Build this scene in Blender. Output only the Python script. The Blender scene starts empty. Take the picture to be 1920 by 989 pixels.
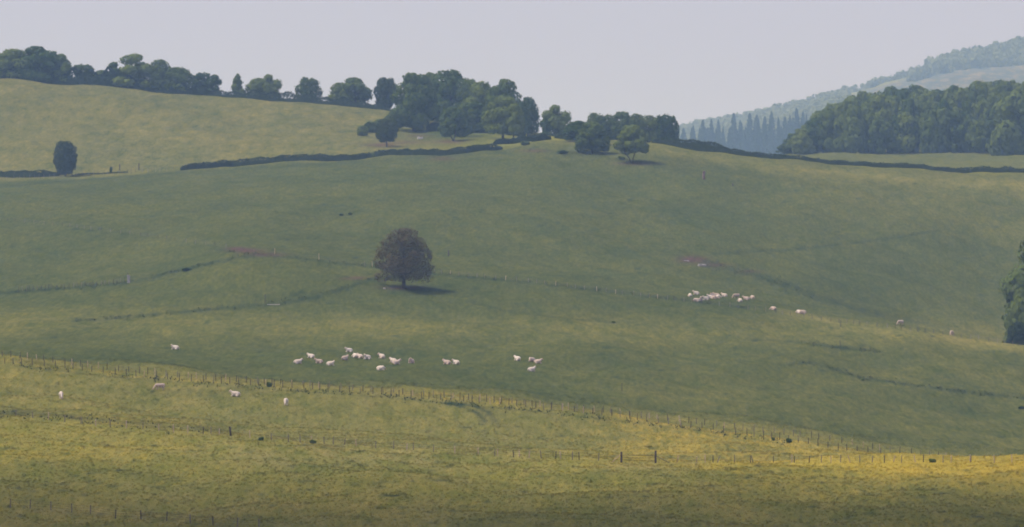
import bpy, math, random
import numpy as np
from mathutils import Vector, Matrix
random.seed(7)
rng = np.random.default_rng(7)
S = bpy.context.scene
COL = S.collection

# ------------------------------------------------------------------ camera
F = 960 / math.tan(math.radians(5.0))        # focal length in photo pixels (hfov 10 deg)
YH = 680.0                                   # eye level in photo pixels
cam_d = bpy.data.cameras.new("camera")
cam = bpy.data.objects.new("camera", cam_d); COL.objects.link(cam)
cam_d.sensor_width = 36; cam_d.lens = 36 * F / 1920
cam_d.clip_start = 1; cam_d.clip_end = 60000
cam.rotation_euler = (math.pi / 2 + math.atan((YH - 494.5) / F), 0, 0)
S.camera = cam
# ------------------------------------------------------------------ world, sun, exposure
SUN_EL, SUN_AZ = math.radians(57), math.radians(-102)   # azimuth measured from +Y (view direction) towards +X
w = bpy.data.worlds.new("World"); S.world = w; w.use_nodes = True
nt = w.node_tree; bg = nt.nodes["Background"]
sky = nt.nodes.new("ShaderNodeTexSky"); sky.sky_type = 'NISHITA'; sky.sun_disc = False
sky.sun_elevation = SUN_EL; sky.sun_rotation = SUN_AZ
sky.air_density = 1.0; sky.dust_density = 4.0; sky.ozone_density = 1.5
mx = nt.nodes.new("ShaderNodeMix"); mx.data_type = 'RGBA'; mx.inputs[0].default_value = 0.8
nt.links.new(sky.outputs[0], mx.inputs[6])
mx.inputs[7].default_value = (6.1, 6.03, 8.25, 1)       # even pale overcast veil mixed over the clear sky
nt.links.new(mx.outputs[2], bg.inputs[0]); bg.inputs[1].default_value = 0.1
sl = bpy.data.lights.new("sun", 'SUN'); sl.energy = 3.8; sl.angle = math.radians(7); sl.color = (1, 0.93, 0.82)
sun = bpy.data.objects.new("sun", sl); COL.objects.link(sun)
sd = Vector((math.sin(SUN_AZ) * math.cos(SUN_EL), math.cos(SUN_AZ) * math.cos(SUN_EL), math.sin(SUN_EL)))
sun.rotation_euler = sd.to_track_quat('Z', 'Y').to_euler()
S.view_settings.view_transform = 'Standard'; S.view_settings.look = 'None'
S.view_settings.exposure = 0.0; S.view_settings.gamma = 1
S.cycles.use_denoising = True; S.cycles.pixel_filter_type = 'BLACKMAN_HARRIS'; S.cycles.filter_width = 1.9
S.cycles.max_bounces = 5; S.cycles.diffuse_bounces = 2; S.cycles.volume_bounces = 1
S.cycles.transparent_max_bounces = 12; S.cycles.caustics_reflective = False; S.cycles.caustics_refractive = False

# ------------------------------------------------------------------ terrain height function
def pchip(x, y):
    x = np.asarray(x, float); y = np.asarray(y, float); h = np.diff(x); d = np.diff(y) / h
    m = np.zeros_like(y)
    for i in range(1, len(x) - 1):
        if d[i - 1] * d[i] > 0:
            w1 = 2 * h[i] + h[i - 1]; w2 = h[i] + 2 * h[i - 1]
            m[i] = (w1 + w2) / (w1 / d[i - 1] + w2 / d[i])
    m[0] = d[0]; m[-1] = d[-1]
    def f(q):
        q = np.clip(q, x[0], x[-1]); k = np.clip(np.searchsorted(x, q) - 1, 0, len(x) - 2)
        t = (q - x[k]) / h[k]
        return ((1 + 2 * t) * (1 - t) ** 2 * y[k] + t * (1 - t) ** 2 * h[k] * m[k]
                + t * t * (3 - 2 * t) * y[k + 1] + t * t * (t - 1) * h[k] * m[k + 1])
    return f
ST = [-400, 0, 240, 480, 720, 960, 1200, 1440, 1680, 1920, 2320]
def C(py, r, xs=ST):
    if np.isscalar(r): r = [r] * len(xs)
    return pchip(xs, py), pchip(xs, r)
CUR = [
 C([989]*11, 800),
 C([765,778,800,820,838,850,862,863,862,860,860], [1010,1010,1010,1005,1000,990,980,975,970,965,960]),
 C([757,770,789,812,834,848,867,869,875,882,885], [1070,1070,1070,1065,1060,1050,1040,1035,1030,1025,1020]),
 C([735,745,768,790,812,826,838,838,857,890,900], 1140),
 C([670,683,707,724,740,760,788,822,858.5,888,900], 1200),
 C([655,667,698,717,735,753,784,811,848,872,890], 1240),
 C([640,650,658,668,674,682,702,728,765,800,820], 1400),
 C([595,600,602,605,608,618,640,662,690,722,740], 1530),
 C([565,552,528,484,504,526,553,584,610,648,690], 1680),
 C([530,515,490,458,478,497,520,558,612,672,700], 1790),
 C([440,425,410,400,402,412,440,478,530,585,600], 1950),
 C([375,366,355,345,335,332,345,368,395,425,440], 2150),
 C([348,338,326,310,292,276,263,268,284,297,316,326,326], 2320, [-400,0,240,480,720,940,1040,1200,1320,1440,1680,1920,2320]),
 C([262,255,250,248,250,252,262,274,303,320,329,330], 2480, [-400,0,240,480,720,900,1040,1200,1440,1680,1920,2320]),
 C([130,148,168,187,208,238,256,280,307,306,306,306], 2650, [-400,0,240,480,720,880,1040,1200,1440,1680,1920,2320]),
 C([152,166,186,205,226,258,300,303,291,289,288,288], 2850, [-400,0,240,480,720,960,1200,1420,1480,1680,1920,2320]),
 C([190,200,220,240,262,295,330,300,264,237,217,200], 3200, [-400,0,240,480,720,960,1200,1465,1560,1700,1920,2320]),
 C([250,270,290,310,330,335,310,300,280,270,250], 3500, [-400,0,240,480,720,1200,1350,1465,1700,1920,2320]),
 C([380,380,380,310,294,285,280,270], 6700, [-400,700,1150,1290,1500,1700,1920,2320]),
 C([400,400,360,292,262,240,205,190,180,165], 7500, [-400,700,1180,1290,1400,1500,1640,1750,1920,2320]),
 C([420,420,340,264,241,206,178,160,149,134,127,125,110], 8800, [-400,800,1180,1280,1400,1530,1625,1683,1733,1797,1867,1920,2320]),
 C([430,430,335,254,230,200,173,156,140,125,112,96,50], 9500, [-400,800,1180,1280,1400,1530,1625,1683,1740,1800,1860,1920,2320]),
 C([520]*11, 11500), C([660]*11, 14000),
]
NW = 36
_wl = 6 * (10 ** rng.uniform(0, 1.0, NW)); _an = rng.uniform(0, math.pi, NW)
_kx = 2*math.pi/_wl*np.cos(_an); _ky = 2*math.pi/_wl*np.sin(_an)*0.55; _ph = rng.uniform(0, 6.28, NW); _am = 0.0035*_wl
def bumps(x, y):
    z = np.zeros_like(x)
    for i in range(NW): z += _am[i]*np.sin(_kx[i]*x + _ky[i]*y + _ph[i])
    return z
def smooth(a, b, x):
    t = np.clip((x - a) / (b - a), 0, 1); return t*t*(3-2*t)
def column_heights(px, rs):
    """heights at distances rs (1-D, sorted) for the columns px (1-D); returns (len(rs), len(px))"""
    q = np.clip(px, -400, 2320)
    n = len(px); R = [np.zeros(n), np.full(n, 60.), np.full(n, 300.), np.full(n, 600.)]
    Z = [np.full(n, -1.7), np.full(n, -9.), np.full(n, -33.), np.full(n, -33.)]
    for fp, fr in CUR:
        r = fr(q); R.append(r); Z.append(-r*(fp(q) - YH)/F)
    R = np.array(R); Z = np.array(Z); h = np.diff(R, axis=0); d = np.diff(Z, axis=0)/h
    m = np.zeros_like(Z); w1 = 2*h[1:] + h[:-1]; w2 = h[1:] + 2*h[:-1]
    ok = d[:-1]*d[1:] > 0; da = np.where(ok, d[:-1], 1); db = np.where(ok, d[1:], 1)
    m[1:-1] = np.where(ok, (w1+w2)/(w1/da + w2/db), 0); m[0] = d[0]; m[-1] = d[-1]
    out = np.zeros((len(rs), n))
    rs = np.asarray(rs)
    for j in range(n):
        k = np.clip(np.searchsorted(R[:, j], rs) - 1, 0, len(R) - 2)
        t = (rs - R[k, j])/h[k, j]
        out[:, j] = ((1+2*t)*(1-t)**2*Z[k, j] + t*(1-t)**2*h[k, j]*m[k, j]
                     + t*t*(3-2*t)*Z[k+1, j] + t*t*(t-1)*h[k, j]*m[k+1, j])
    X = (px[None, :] - 960)/F*rs[:, None]
    return out + bumps(X, np.repeat(rs[:, None], n, 1))*smooth(500, 750, rs)[:, None]*(1 + 1.5*smooth(2600, 4000, rs)[:, None])
# ------------------------------------------------------------------ dense grid and lookups
pxs = np.concatenate([np.linspace(-4500, -500, 21)[:-1], np.arange(-500, -60, 40), np.arange(-60, 1984, 4), np.arange(1990, 2420, 40), np.linspace(2450, 6450, 21)])
rs_ = np.concatenate([np.linspace(4, 600, 30), np.arange(610, 780, 10), np.arange(780, 1260, 1.6), np.arange(1260, 2700, 3.2),
                     np.arange(2700, 3300, 8), np.arange(3300, 9800, 30), np.arange(9900, 14001, 300)])
GZ = column_heights(pxs, rs_)
GP = YH - GZ*F/rs_[:, None]                       # image row of every ground vertex
def gz(px, r):
    px = np.asarray(px, float); r = np.asarray(r, float)
    i = np.clip(np.searchsorted(pxs, px) - 1, 0, len(pxs) - 2); j = np.clip(np.searchsorted(rs_, r) - 1, 0, len(rs_) - 2)
    a = (px - pxs[i])/(pxs[i+1] - pxs[i]); b = (r - rs_[j])/(rs_[j+1] - rs_[j])
    return (GZ[j, i]*(1-a) + GZ[j, i+1]*a)*(1-b) + (GZ[j+1, i]*(1-a) + GZ[j+1, i+1]*a)*b
def gxy(x, y):
    return gz(960 + x/y*F, y)
def hit(px, py, rmin=780, rmax=9700):
    """distance at which the ground in column px shows at image row py"""
    rr = np.arange(rmin, rmax, 1.0); g = YH - gz(np.full_like(rr, px), rr)*F/rr
    k = np.nonzero(g <= py)[0]
    return float(rr[k[0]]) if len(k) else None
def at(px, py, rmin=780, rmax=9700, r=None):
    if r is None:
        r = hit(px, py, rmin, rmax)
        if r is None:
            rr = np.arange(rmin, rmax, 1.0); g = YH - gz(np.full_like(rr, px), rr)*F/rr; r = float(rr[np.argmin(g)])
    return Vector(((px - 960)/F*r, r, float(gz(px, r))))

# ------------------------------------------------------------------ materials
def mat(name, base=(0.1, 0.1, 0.1), rough=0.9, var=0.25, scale=3.0, spec=0.15):
    m = bpy.data.materials.new(name); m.use_nodes = True; t = m.node_tree; b = t.nodes["Principled BSDF"]
    b.inputs["Roughness"].default_value = rough; b.inputs["Specular IOR Level"].default_value = spec
    n = t.nodes.new("ShaderNodeTexNoise"); n.inputs["Scale"].default_value = scale; n.inputs["Detail"].default_value = 4
    g = t.nodes.new("ShaderNodeNewGeometry"); t.links.new(g.outputs["Position"], n.inputs["Vector"])
    r = t.nodes.new("ShaderNodeValToRGB"); e = r.color_ramp.elements
    e[0].position = 0.3; e[1].position = 0.7
    e[0].color = [c*(1-var) for c in base] + [1]; e[1].color = [min(1, c*(1+var)) for c in base] + [1]
    t.links.new(n.outputs["Fac"], r.inputs[0]); t.links.new(r.outputs[0], b.inputs["Base Color"])
    return m
def leaf_mat(name, dark, light, trans=0.25):
    m = bpy.data.materials.new(name); m.use_nodes = True; t = m.node_tree; N = t.nodes; L = t.links
    for n in list(N): N.remove(n)
    out = N.new("ShaderNodeOutputMaterial"); geo = N.new("ShaderNodeNewGeometry"); oi = N.new("ShaderNodeObjectInfo")
    n = N.new("ShaderNodeTexNoise"); n.inputs["Scale"].default_value = 0.45; n.inputs["Detail"].default_value = 5; n.inputs["Roughness"].default_value = 0.7
    L.new(geo.outputs["Position"], n.inputs["Vector"])
    a = N.new("ShaderNodeMath"); a.operation = 'MULTIPLY_ADD'; a.inputs[1].default_value = 0.5; L.new(oi.outputs["Random"], a.inputs[0]); L.new(n.outputs["Fac"], a.inputs[2])
    r = N.new("ShaderNodeValToRGB"); r.color_ramp.elements[0].position = 0.45; r.color_ramp.elements[1].position = 1.0
    r.color_ramp.elements[0].color = (*dark, 1); r.color_ramp.elements[1].color = (*light, 1); L.new(a.outputs[0], r.inputs[0])
    d = N.new("ShaderNodeBsdfDiffuse"); tr = N.new("ShaderNodeBsdfTranslucent"); mxs = N.new("ShaderNodeMixShader"); mxs.inputs[0].default_value = trans
    L.new(r.outputs[0], d.inputs[0]); L.new(r.outputs[0], tr.inputs[0]); L.new(d.outputs[0], mxs.inputs[1]); L.new(tr.outputs[0], mxs.inputs[2]); L.new(mxs.outputs[0], out.inputs[0])
    return m
M_LEAF = leaf_mat("broadleaf", (0.045, 0.085, 0.018), (0.16, 0.205, 0.04), 0.28)
M_LEAF2 = leaf_mat("ash_leaf", (0.045, 0.085, 0.024), (0.15, 0.195, 0.048), 0.28)
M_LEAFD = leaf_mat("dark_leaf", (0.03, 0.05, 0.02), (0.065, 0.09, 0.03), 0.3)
M_PURP = leaf_mat("russet_leaf", (0.058, 0.06, 0.03), (0.125, 0.1, 0.055), 0.35)
M_WOOD = leaf_mat("forest_leaf", (0.042, 0.08, 0.018), (0.17, 0.215, 0.046), 0.28)
M_CON = leaf_mat("conifer_needles", (0.018, 0.032, 0.018), (0.035, 0.055, 0.028), 0.1)
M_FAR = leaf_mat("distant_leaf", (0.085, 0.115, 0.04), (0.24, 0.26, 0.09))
M_RUSH = leaf_mat("rush_stems", (0.04, 0.06, 0.03), (0.09, 0.1, 0.045), 0.3)
M_BARK = mat("bark", (0.06, 0.05, 0.045), 0.95, 0.35, 6)
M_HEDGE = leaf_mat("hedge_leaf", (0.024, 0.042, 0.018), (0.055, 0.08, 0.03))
M_POSTD = mat("old_post_wood", (0.075, 0.06, 0.055), 0.9, 0.4, 5)
M_POSTG = mat("weathered_post_wood", (0.2, 0.17, 0.16), 0.9, 0.35, 5)
M_POSTP = mat("pale_post_wood", (0.5, 0.38, 0.3), 0.85, 0.25, 5)
M_WIRE = mat("rusty_wire", (0.12, 0.1, 0.09), 0.6, 0.3, 5)
M_STONE = mat("pale_stone", (0.4, 0.37, 0.36), 0.9, 0.25, 2)

def ground_mat(name, tuft=False):
    m = bpy.data.materials.new(name); m.use_nodes = True; t = m.node_tree; N = t.nodes; L = t.links
    for n in list(N): N.remove(n)
    out = N.new("ShaderNodeOutputMaterial"); geo = N.new("ShaderNodeNewGeometry")
    A = N.new("ShaderNodeAttribute"); A.attribute_name = "zone"; sep = N.new("ShaderNodeSeparateColor"); L.new(A.outputs["Color"], sep.inputs[0])
    B = N.new("ShaderNodeAttribute"); B.attribute_name = "soil"; sep2 = N.new("ShaderNodeSeparateColor"); L.new(B.outputs["Color"], sep2.inputs[0])
    def noise(sx, sy, detail, rough, off=0):
        mp = N.new("ShaderNodeMapping"); mp.inputs["Scale"].default_value = (sx, sy, sx); mp.inputs["Location"].default_value = (off, off*1.7, 0)
        L.new(geo.outputs["Position"], mp.inputs[0]); n = N.new("ShaderNodeTexNoise"); n.inputs["Scale"].default_value = 1; n.inputs["Detail"].default_value = detail
        n.inputs["Roughness"].default_value = rough; L.new(mp.outputs[0], n.inputs["Vector"]); return n.outputs["Fac"]
    def ramp(fac, a, b, ca=(0,0,0,1), cb=(1,1,1,1)):
        r = N.new("ShaderNodeValToRGB"); r.color_ramp.elements[0].position = a; r.color_ramp.elements[1].position = b
        r.color_ramp.elements[0].color = ca; r.color_ramp.elements[1].color = cb; L.new(fac, r.inputs[0]); return r.outputs[0]
    def mix(f, a, b, typ='MIX'):
        x = N.new("ShaderNodeMix"); x.data_type = 'RGBA'; x.blend_type = typ
        for s, v in ((0, f), (6, a), (7, b)):
            if hasattr(v, 'links') or hasattr(v, 'is_linked'): L.new(v, x.inputs[s])
            else: x.inputs[s].default_value = v
        return x.outputs[2]
    def math_(op, a, b, c=None, clamp=False):
        x = N.new("ShaderNodeMath"); x.operation = op; x.use_clamp = clamp
        for s, v in ((0, a), (1, b), (2, c)):
            if v is None: continue
            if hasattr(v, 'is_linked'): L.new(v, x.inputs[s])
            else: x.inputs[s].default_value = v
        return x.outputs[0]
    big = noise(0.035, 0.012, 4, 0.6); mid = noise(0.22, 0.05, 5, 0.65, 13); fine = noise(0.9, 0.09, 6, 0.78, 37); flo = noise(0.7, 0.085, 6, 0.8, 71); yb = noise(0.07, 0.018, 3, 0.6, 99)
    g = mix(ramp(mid, 0.3, 0.72), (0.115, 0.132, 0.024, 1), (0.215, 0.205, 0.04, 1))
    g = mix(ramp(big, 0.35, 0.7), g, (0.17, 0.168, 0.032, 1))
    # lush blue-green pasture where zone.g is high, darkened to imitate shade on the hill
    g = mix(math_('MULTIPLY', sep.outputs[1], 0.82), g, mix(ramp(fine, 0.3, 0.7), (0.028, 0.048, 0.018, 1), (0.053, 0.076, 0.028, 1)))
    # straw / dry grass (zone.b)
    dry = math_('MULTIPLY', sep.outputs[2], ramp(math_('ADD', mid, math_('MULTIPLY', fine, 0.4)), 0.45, 0.9))
    g = mix(dry, g, (0.26, 0.218, 0.08, 1))
    # buttercups (zone.r)
    th = math_('ADD', math_('MULTIPLY_ADD', flo, 0.75, math_('MULTIPLY', yb, 0.55)), math_('MULTIPLY_ADD', sep.outputs[0], 0.62, -0.98))
    y = math_('MULTIPLY', math_('MULTIPLY', th, 4.5, clamp=True), math_('MULTIPLY_ADD', sep.outputs[0], 0.8, 0.15, clamp=True))
    g = mix(y, g, (0.38, 0.285, 0.045, 1))
    # rushes, rank dark grass and a painted tree shadow (soil.r), bare reddish earth (soil.g), brash on the felled hill (soil.b)
    g = mix(math_('MULTIPLY', sep2.outputs[0], ramp(fine, 0.05, 0.35)), g, (0.02, 0.04, 0.026, 1))
    g = mix(math_('MULTIPLY', sep2.outputs[1], ramp(flo, 0.26, 0.5)), g, (0.098, 0.054, 0.052, 1))
    g = mix(sep2.outputs[2], g, mix(ramp(noise(0.1, 0.004, 4, 0.7, 5), 0.5, 0.62), (0.085, 0.1, 0.075, 1), (0.23, 0.185, 0.1, 1)))
    g = mix(ramp(fine, 0.25, 0.75), mix(1.0, g, (0.62, 0.68, 0.68, 1), 'MULTIPLY'), mix(1.0, g, (1.38, 1.31, 1.24, 1), 'MULTIPLY'))
    if tuft: g = mix(1.0, g, (1.55, 1.5, 1.4, 1), 'MULTIPLY')
    pat = noise(0.03, 0.011, 5, 0.62, 211)
    g = mix(ramp(pat, 0.36, 0.66), mix(1.0, g, (0.82, 0.88, 0.9, 1), 'MULTIPLY'), mix(1.0, g, (1.12, 1.08, 0.98, 1), 'MULTIPLY'))
    d = N.new("ShaderNodeBsdfDiffuse"); L.new(g, d.inputs[0])
    if not tuft:
        bp = N.new("ShaderNodeBump"); bp.inputs["Strength"].default_value = 0.45; bp.inputs["Distance"].default_value = 0.35
        L.new(math_('ADD', fine, math_('MULTIPLY', mid, 2.0)), bp.inputs["Height"]); L.new(bp.outputs[0], d.inputs["Normal"])
        L.new(d.outputs[0], out.inputs[0])
    else:
        up = N.new("ShaderNodeVectorMath"); up.operation = 'MULTIPLY_ADD'; L.new(geo.outputs["Normal"], up.inputs[0]); up.inputs[1].default_value = (.35, .35, .35); up.inputs[2].default_value = (0, 0, 1)
        nn = N.new("ShaderNodeVectorMath"); nn.operation = 'NORMALIZE'; L.new(up.outputs[0], nn.inputs[0]); L.new(nn.outputs[0], d.inputs["Normal"])
        tr = N.new("ShaderNodeBsdfTranslucent"); L.new(g, tr.inputs[0]); ms = N.new("ShaderNodeMixShader"); ms.inputs[0].default_value = 0.35
        L.new(d.outputs[0], ms.inputs[1]); L.new(tr.outputs[0], ms.inputs[2]); L.new(ms.outputs[0], out.inputs[0])
    return m
M_GROUND = ground_mat("pasture"); M_TUFT = ground_mat("grass_blades", True)

# ------------------------------------------------------------------ helpers
def mesh_np(name, verts, quads=None, tris=None, mats=(), midx=None, smooth_=False):
    me = bpy.data.meshes.new(name); nv = len(verts)
    nq = 0 if quads is None else len(quads); ntr = 0 if tris is None else len(tris)
    me.vertices.add(nv); me.vertices.foreach_set("co", np.asarray(verts, np.float32).ravel())
    li = []; ls = []; c = 0
    if nq: li.append(np.asarray(quads, np.int32).ravel()); ls.append(np.arange(nq)*4); c = nq*4
    if ntr: li.append(np.asarray(tris, np.int32).ravel()); ls.append(c + np.arange(ntr)*3)
    li = np.concatenate(li); me.loops.add(len(li)); me.loops.foreach_set("vertex_index", li.astype(np.int32))
    ls = np.concatenate(ls).astype(np.int32); me.polygons.add(len(ls)); me.polygons.foreach_set("loop_start", ls)
    for m in mats: me.materials.append(m)
    if midx is not None: me.polygons.foreach_set("material_index", np.asarray(midx, np.int32))
    if smooth_: me.polygons.foreach_set("use_smooth", np.ones(len(ls), bool))
    me.update(calc_edges=True); return me
def link(name, me, parent=None, loc=(0, 0, 0)):
    o = bpy.data.objects.new(name, me); COL.objects.link(o); o.location = loc
    if parent: o.parent = parent
    return o
def tag(o, label, cat, group=None):
    o['label'] = label; o['category'] = cat
    if group: o['group'] = group
    return o
def empty(name, loc): 
    o = bpy.data.objects.new(name, None); COL.objects.link(o); o.location = loc; o.empty_display_size = 0.5; return o

# ------------------------------------------------------------------ ground zones
def pdist(px, py, line, ax=0.35):
    d = np.full(px.shape, 1e9)
    for (x0, y0), (x1, y1) in zip(line[:-1], line[1:]):
        dx, dy = (x1-x0), (y1-y0); t = np.clip(((px-x0)*dx*ax*ax + (py-y0)*dy)/(dx*dx*ax*ax + dy*dy + 1e-9), 0, 1)
        d = np.minimum(d, np.hypot((px-x0-t*dx)*ax, py-y0-t*dy))
    return d
def blob(px, py, cx, cy, rx, ry): return np.exp(-(((px-cx)/rx)**2 + ((py-cy)/ry)**2))
def wob(px, py, s, k=0): return np.sin(px/s + k) * np.sin(px/(s*0.37) + 1.3*k + py/9.) 
def zones(px, py, r):
    """what grows where, plus painted shade in lush and rushes: (buttercups, lush, dry), (rushes, bare earth, felled brash)"""
    yel = np.zeros(px.shape); lush = np.zeros(px.shape); dry = np.zeros(px.shape)
    near = smooth(1075, 1020, r)                          # nearest field, up to its fence
    cowf = smooth(1020, 1075, r)*smooth(1215, 1190, r)    # field with four cows
    hill = smooth(1240, 1300, r)*smooth(2330, 2300, r)
    top = smooth(2300, 2340, r)*smooth(1000, 700, px)*(r < 3000)
    strip = smooth(1190, 1210, r)*smooth(1300, 1240, r)
    yel += near*(0.42 + 0.3*smooth(1000, 1700, px)*smooth(950, 885, py) + 0.25*blob(px, py, 100, 850, 260, 30) + .15*blob(px, py, 1000, 915, 300, 14) + 0.2*smooth(890, 868, py)*smooth(850, 1300, px))
    dry += near*(0.55 + 0.55*blob(px, py, 620, 850, 320, 28) + 0.45*blob(px, py, 1250, 872, 120, 9) + .2*blob(px, py, 300, 960, 500, 30))
    yel += cowf*(0.44 + 0.22*smooth(900, 1300, px)); dry += cowf*0.55; lush += cowf*(0.38 + .3*blob(px, py, 330, 735, 200, 12))
    yel += strip*(0.5); dry += strip*0.5; lush += strip*0.2
    band = np.exp(-((py - (612 + 0.012*(px-300)))/26.)**2)
    yel += hill*(0.18 + 0.2*band + 0.06*smooth(640, 720, py)*smooth(1000, 1300, px) + .12*blob(px, py, 600, 420, 300, 40))
    dry += hill*(0.12 + 0.22*band + 0.1*smooth(640, 720, py)*smooth(900, 1300, px)); lush += hill*(1.0 - 0.25*band - .02*smooth(600, 720, py)*smooth(900, 1300, px))  # lush also darkens the hill's colour, standing in for shade over it
    crest = np.exp(-pdist(px, py, [(1040, 262), (1200, 276), (1330, 295), (1500, 318), (1700, 335), (1950, 350)])/9.)*(r > 2100)*(r < 2400)
    dry += 0.35*crest; yel += 0.22*crest; lush -= 0.35*crest
    c2 = np.exp(-pdist(px, py, [(1480, 590), (1600, 612), (1760, 632), (1930, 655)])/7.)*(r > 1500)*(r < 1720)
    dry += 0.5*c2; yel += .15*c2; lush -= .35*c2
    rt = smooth(1300, 1700, px)*smooth(2330, 2280, r)*smooth(1990, 2200, r); dry += .1*rt; lush -= .1*rt
    yel += top*(0.3 + 0.12*blob(px, py, 500, 225, 260, 30)); dry += top*0.5; lush += top*0.8
    nb = blob(px, py, 860, 250, 110, 16)*(r > 2300)*(r < 2700); lush += .6*nb; dry -= .4*nb; yel -= .25*nb
    far = smooth(2340, 2400, r)*smooth(1250, 1400, px)*(r < 3300); dry += .15*far; lush += .75*far; yel += .1*far
    rush = np.zeros(px.shape); bare = np.zeros(px.shape); brash = np.zeros(px.shape)
    def line(L, wd, a, rmin, rmax):
        return 0.72*a*np.exp(-(pdist(px, py, L)/(wd*.85))**2)*(r > rmin)*(r < rmax)*(0.68 + 0.32*wob(px, py, 17))
    rush += line([(-40, 553), (100, 543), (240, 531), (340, 507), (440, 484), (480, 480)], 4.2, 1, 1300, 1900)
    rush += line([(140, 602), (240, 595), (370, 583), (470, 574), (520, 571), (600, 556), (660, 537), (700, 524), (755, 520)], 3.6, .95, 1300, 1900)
    rush += line([(400, 467), (520, 481), (600, 490), (700, 501), (830, 516), (1000, 531), (1280, 563), (1400, 578)], 3, .8, 1500, 1900)
    rush += line([(1340, 476), (1480, 469), (1600, 456), (1680, 446), (1760, 433)], 2.8, .75, 1700, 2200)
    rush += line([(1320, 492), (1400, 512), (1470, 534), (1540, 560), (1640, 588)], 7, .8, 1700, 2200)
    rush += line([(1640, 588), (1760, 612), (1900, 643)], 5, .4, 1700, 2100)
    rush += line([(1400, 636), (1500, 642), (1575, 653), (1650, 660)], 2.6, .8, 1300, 1690)
    rush += line([(1480, 684), (1520, 680), (1620, 710), (1720, 724), (1820, 736), (1930, 748)], 3.0, .9, 1300, 1690)
    rush += line([(0, 350), (200, 335), (330, 323), (600, 309), (950, 285)], 3, .55, 2100, 2335)
    rush += line([(1220, 290), (1330, 312), (1480, 338), (1560, 352)], 6, .35, 2050, 2320)
    rush += line([(960, 275), (1050, 285), (1180, 300), (1290, 325)], 5, .4, 2100, 2320)
    rush += line([(880, 565), (960, 585), (1060, 598), (1160, 605)], 2.8, .55, 1400, 1800)
    rush += line([(20, 685), (200, 706), (400, 722), (700, 744), (1000, 772), (1300, 806), (1480, 835)], 2, .5, 1150, 1230)
    rush += line([(0, 772), (100, 779), (240, 792), (400, 806), (430, 806)], 7, .6, 1015, 1090)
    rush += line([(835, 756), (870, 764), (896, 775), (908, 790)], 2.6, 1.35, 1080, 1200) + line([(850, 755), (890, 762), (915, 773), (928, 790)], 2.6, 1.3, 1080, 1200)
    rush += line([(915, 792), (980, 808), (1080, 818), (1200, 826)], 4, .35, 1060, 1200)
    rush += 0.6*blob(px, py, 790, 543, 60, 8)*(r > 1550)*(r < 1750)  # shadow of the lone russet tree, painted dark through the rush mask
    rush += line([(0, 952), (200, 966), (480, 992)], 4, .3, 780, 900)
    # small tussocks
    for (a, b, c, e) in TUSS: rush += (0.75 if b < 835 else 0.5)*blob(px, py, a, b, c, e)*(np.abs(py-b) < 12)
    ok = (r > 1500)*(r < 2300)
    bare += ok*(1.0*blob(px, py, 462, 470, 30, 4) + .9*blob(px, py, 500, 478, 32, 3.5) + .7*blob(px, py, 440, 466, 18, 3))
    bare += ok*(1.1*blob(px, py, 1298, 487, 26, 6) + .7*blob(px, py, 1340, 497, 24, 4) + .5*blob(px, py, 1405, 509, 24, 3))
    bare += ok*(.7*blob(px, py, 672, 521, 16, 2.5) + .8*blob(px, py, 755, 540, 38, 4) + .5*blob(px, py, 650, 523, 22, 2.5))
    t2 = (r > 2200)*(r < 2700)
    bare += t2*(.8*blob(px, py, 715, 272, 30, 4) + .5*blob(px, py, 765, 267, 34, 4) + .7*blob(px, py, 845, 266, 30, 4) + .5*blob(px, py, 785, 255, 22, 3))
    bare += (r > 2000)*(r < 2330)*(.6*blob(px, py, 1000, 283, 26, 3) + .7*blob(px, py, 1190, 307, 34, 3) + .6*blob(px, py, 830, 298, 24, 4))
    brash += smooth(7200, 7400, r)*smooth(8900, 8800, r)*smooth(1600, 1640, px)*smooth(2000, 1900, px)
    brash += smooth(8700, 8800, r)*smooth(9200, 9000, r)*smooth(1590, 1620, px)*smooth(1740, 1700, px)
    return [np.clip(v, 0, 1.0) for v in (yel, lush, dry, rush, bare, brash)]
_tr = random.Random(5); TUSS = []
for _ in range(70):
    a, b = _tr.uniform(0, 1920), _tr.uniform(345, 560); TUSS.append((a, b, _tr.uniform(2.5, 6), _tr.uniform(1.0, 1.8)))
for _ in range(60):
    TUSS.append((_tr.uniform(0, 1920), _tr.uniform(600, 820), _tr.uniform(3, 8), _tr.uniform(1.0, 1.8)))
for _ in range(260):
    TUSS.append((_tr.uniform(0, 1920), _tr.uniform(835, 985), _tr.uniform(4, 13), _tr.uniform(1.0, 2.4)))
TUSS += [(141, 430, 9, 2), (168, 433, 9, 1.5), (187, 429, 4, 2), (640, 403, 4, 2), (656, 401, 4, 2), (350, 505, 10, 4), (1575, 651, 16, 2.5)]
def set_zone(me, px, py, r):
    z = zones(px, py, r); n = len(px)
    for nm, k in (("zone", 0), ("soil", 3)):
        a = me.attributes.new(nm, 'FLOAT_COLOR', 'POINT'); d = np.ones((n, 4), np.float32)
        for i in range(3): d[:, i] = z[k+i]
        a.data.foreach_set("color", d.ravel())

PX, RR = np.meshgrid(pxs, rs_)
GX = (PX - 960)/F*RR
nr, nc = PX.shape; idx = np.arange(nr*nc).reshape(nr, nc)
q = np.stack([idx[:-1, :-1], idx[:-1, 1:], idx[1:, 1:], idx[1:, :-1]], -1).reshape(-1, 4)
me = mesh_np("ground", np.stack([GX, RR, GZ], -1).reshape(-1, 3), quads=q, mats=[M_GROUND], smooth_=True)
set_zone(me, PX.ravel(), GP.ravel(), RR.ravel())
o = link("ground", me); o['kind'] = 'structure'; o['label'] = 'rolling green pasture hills dotted with yellow buttercups'

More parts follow.
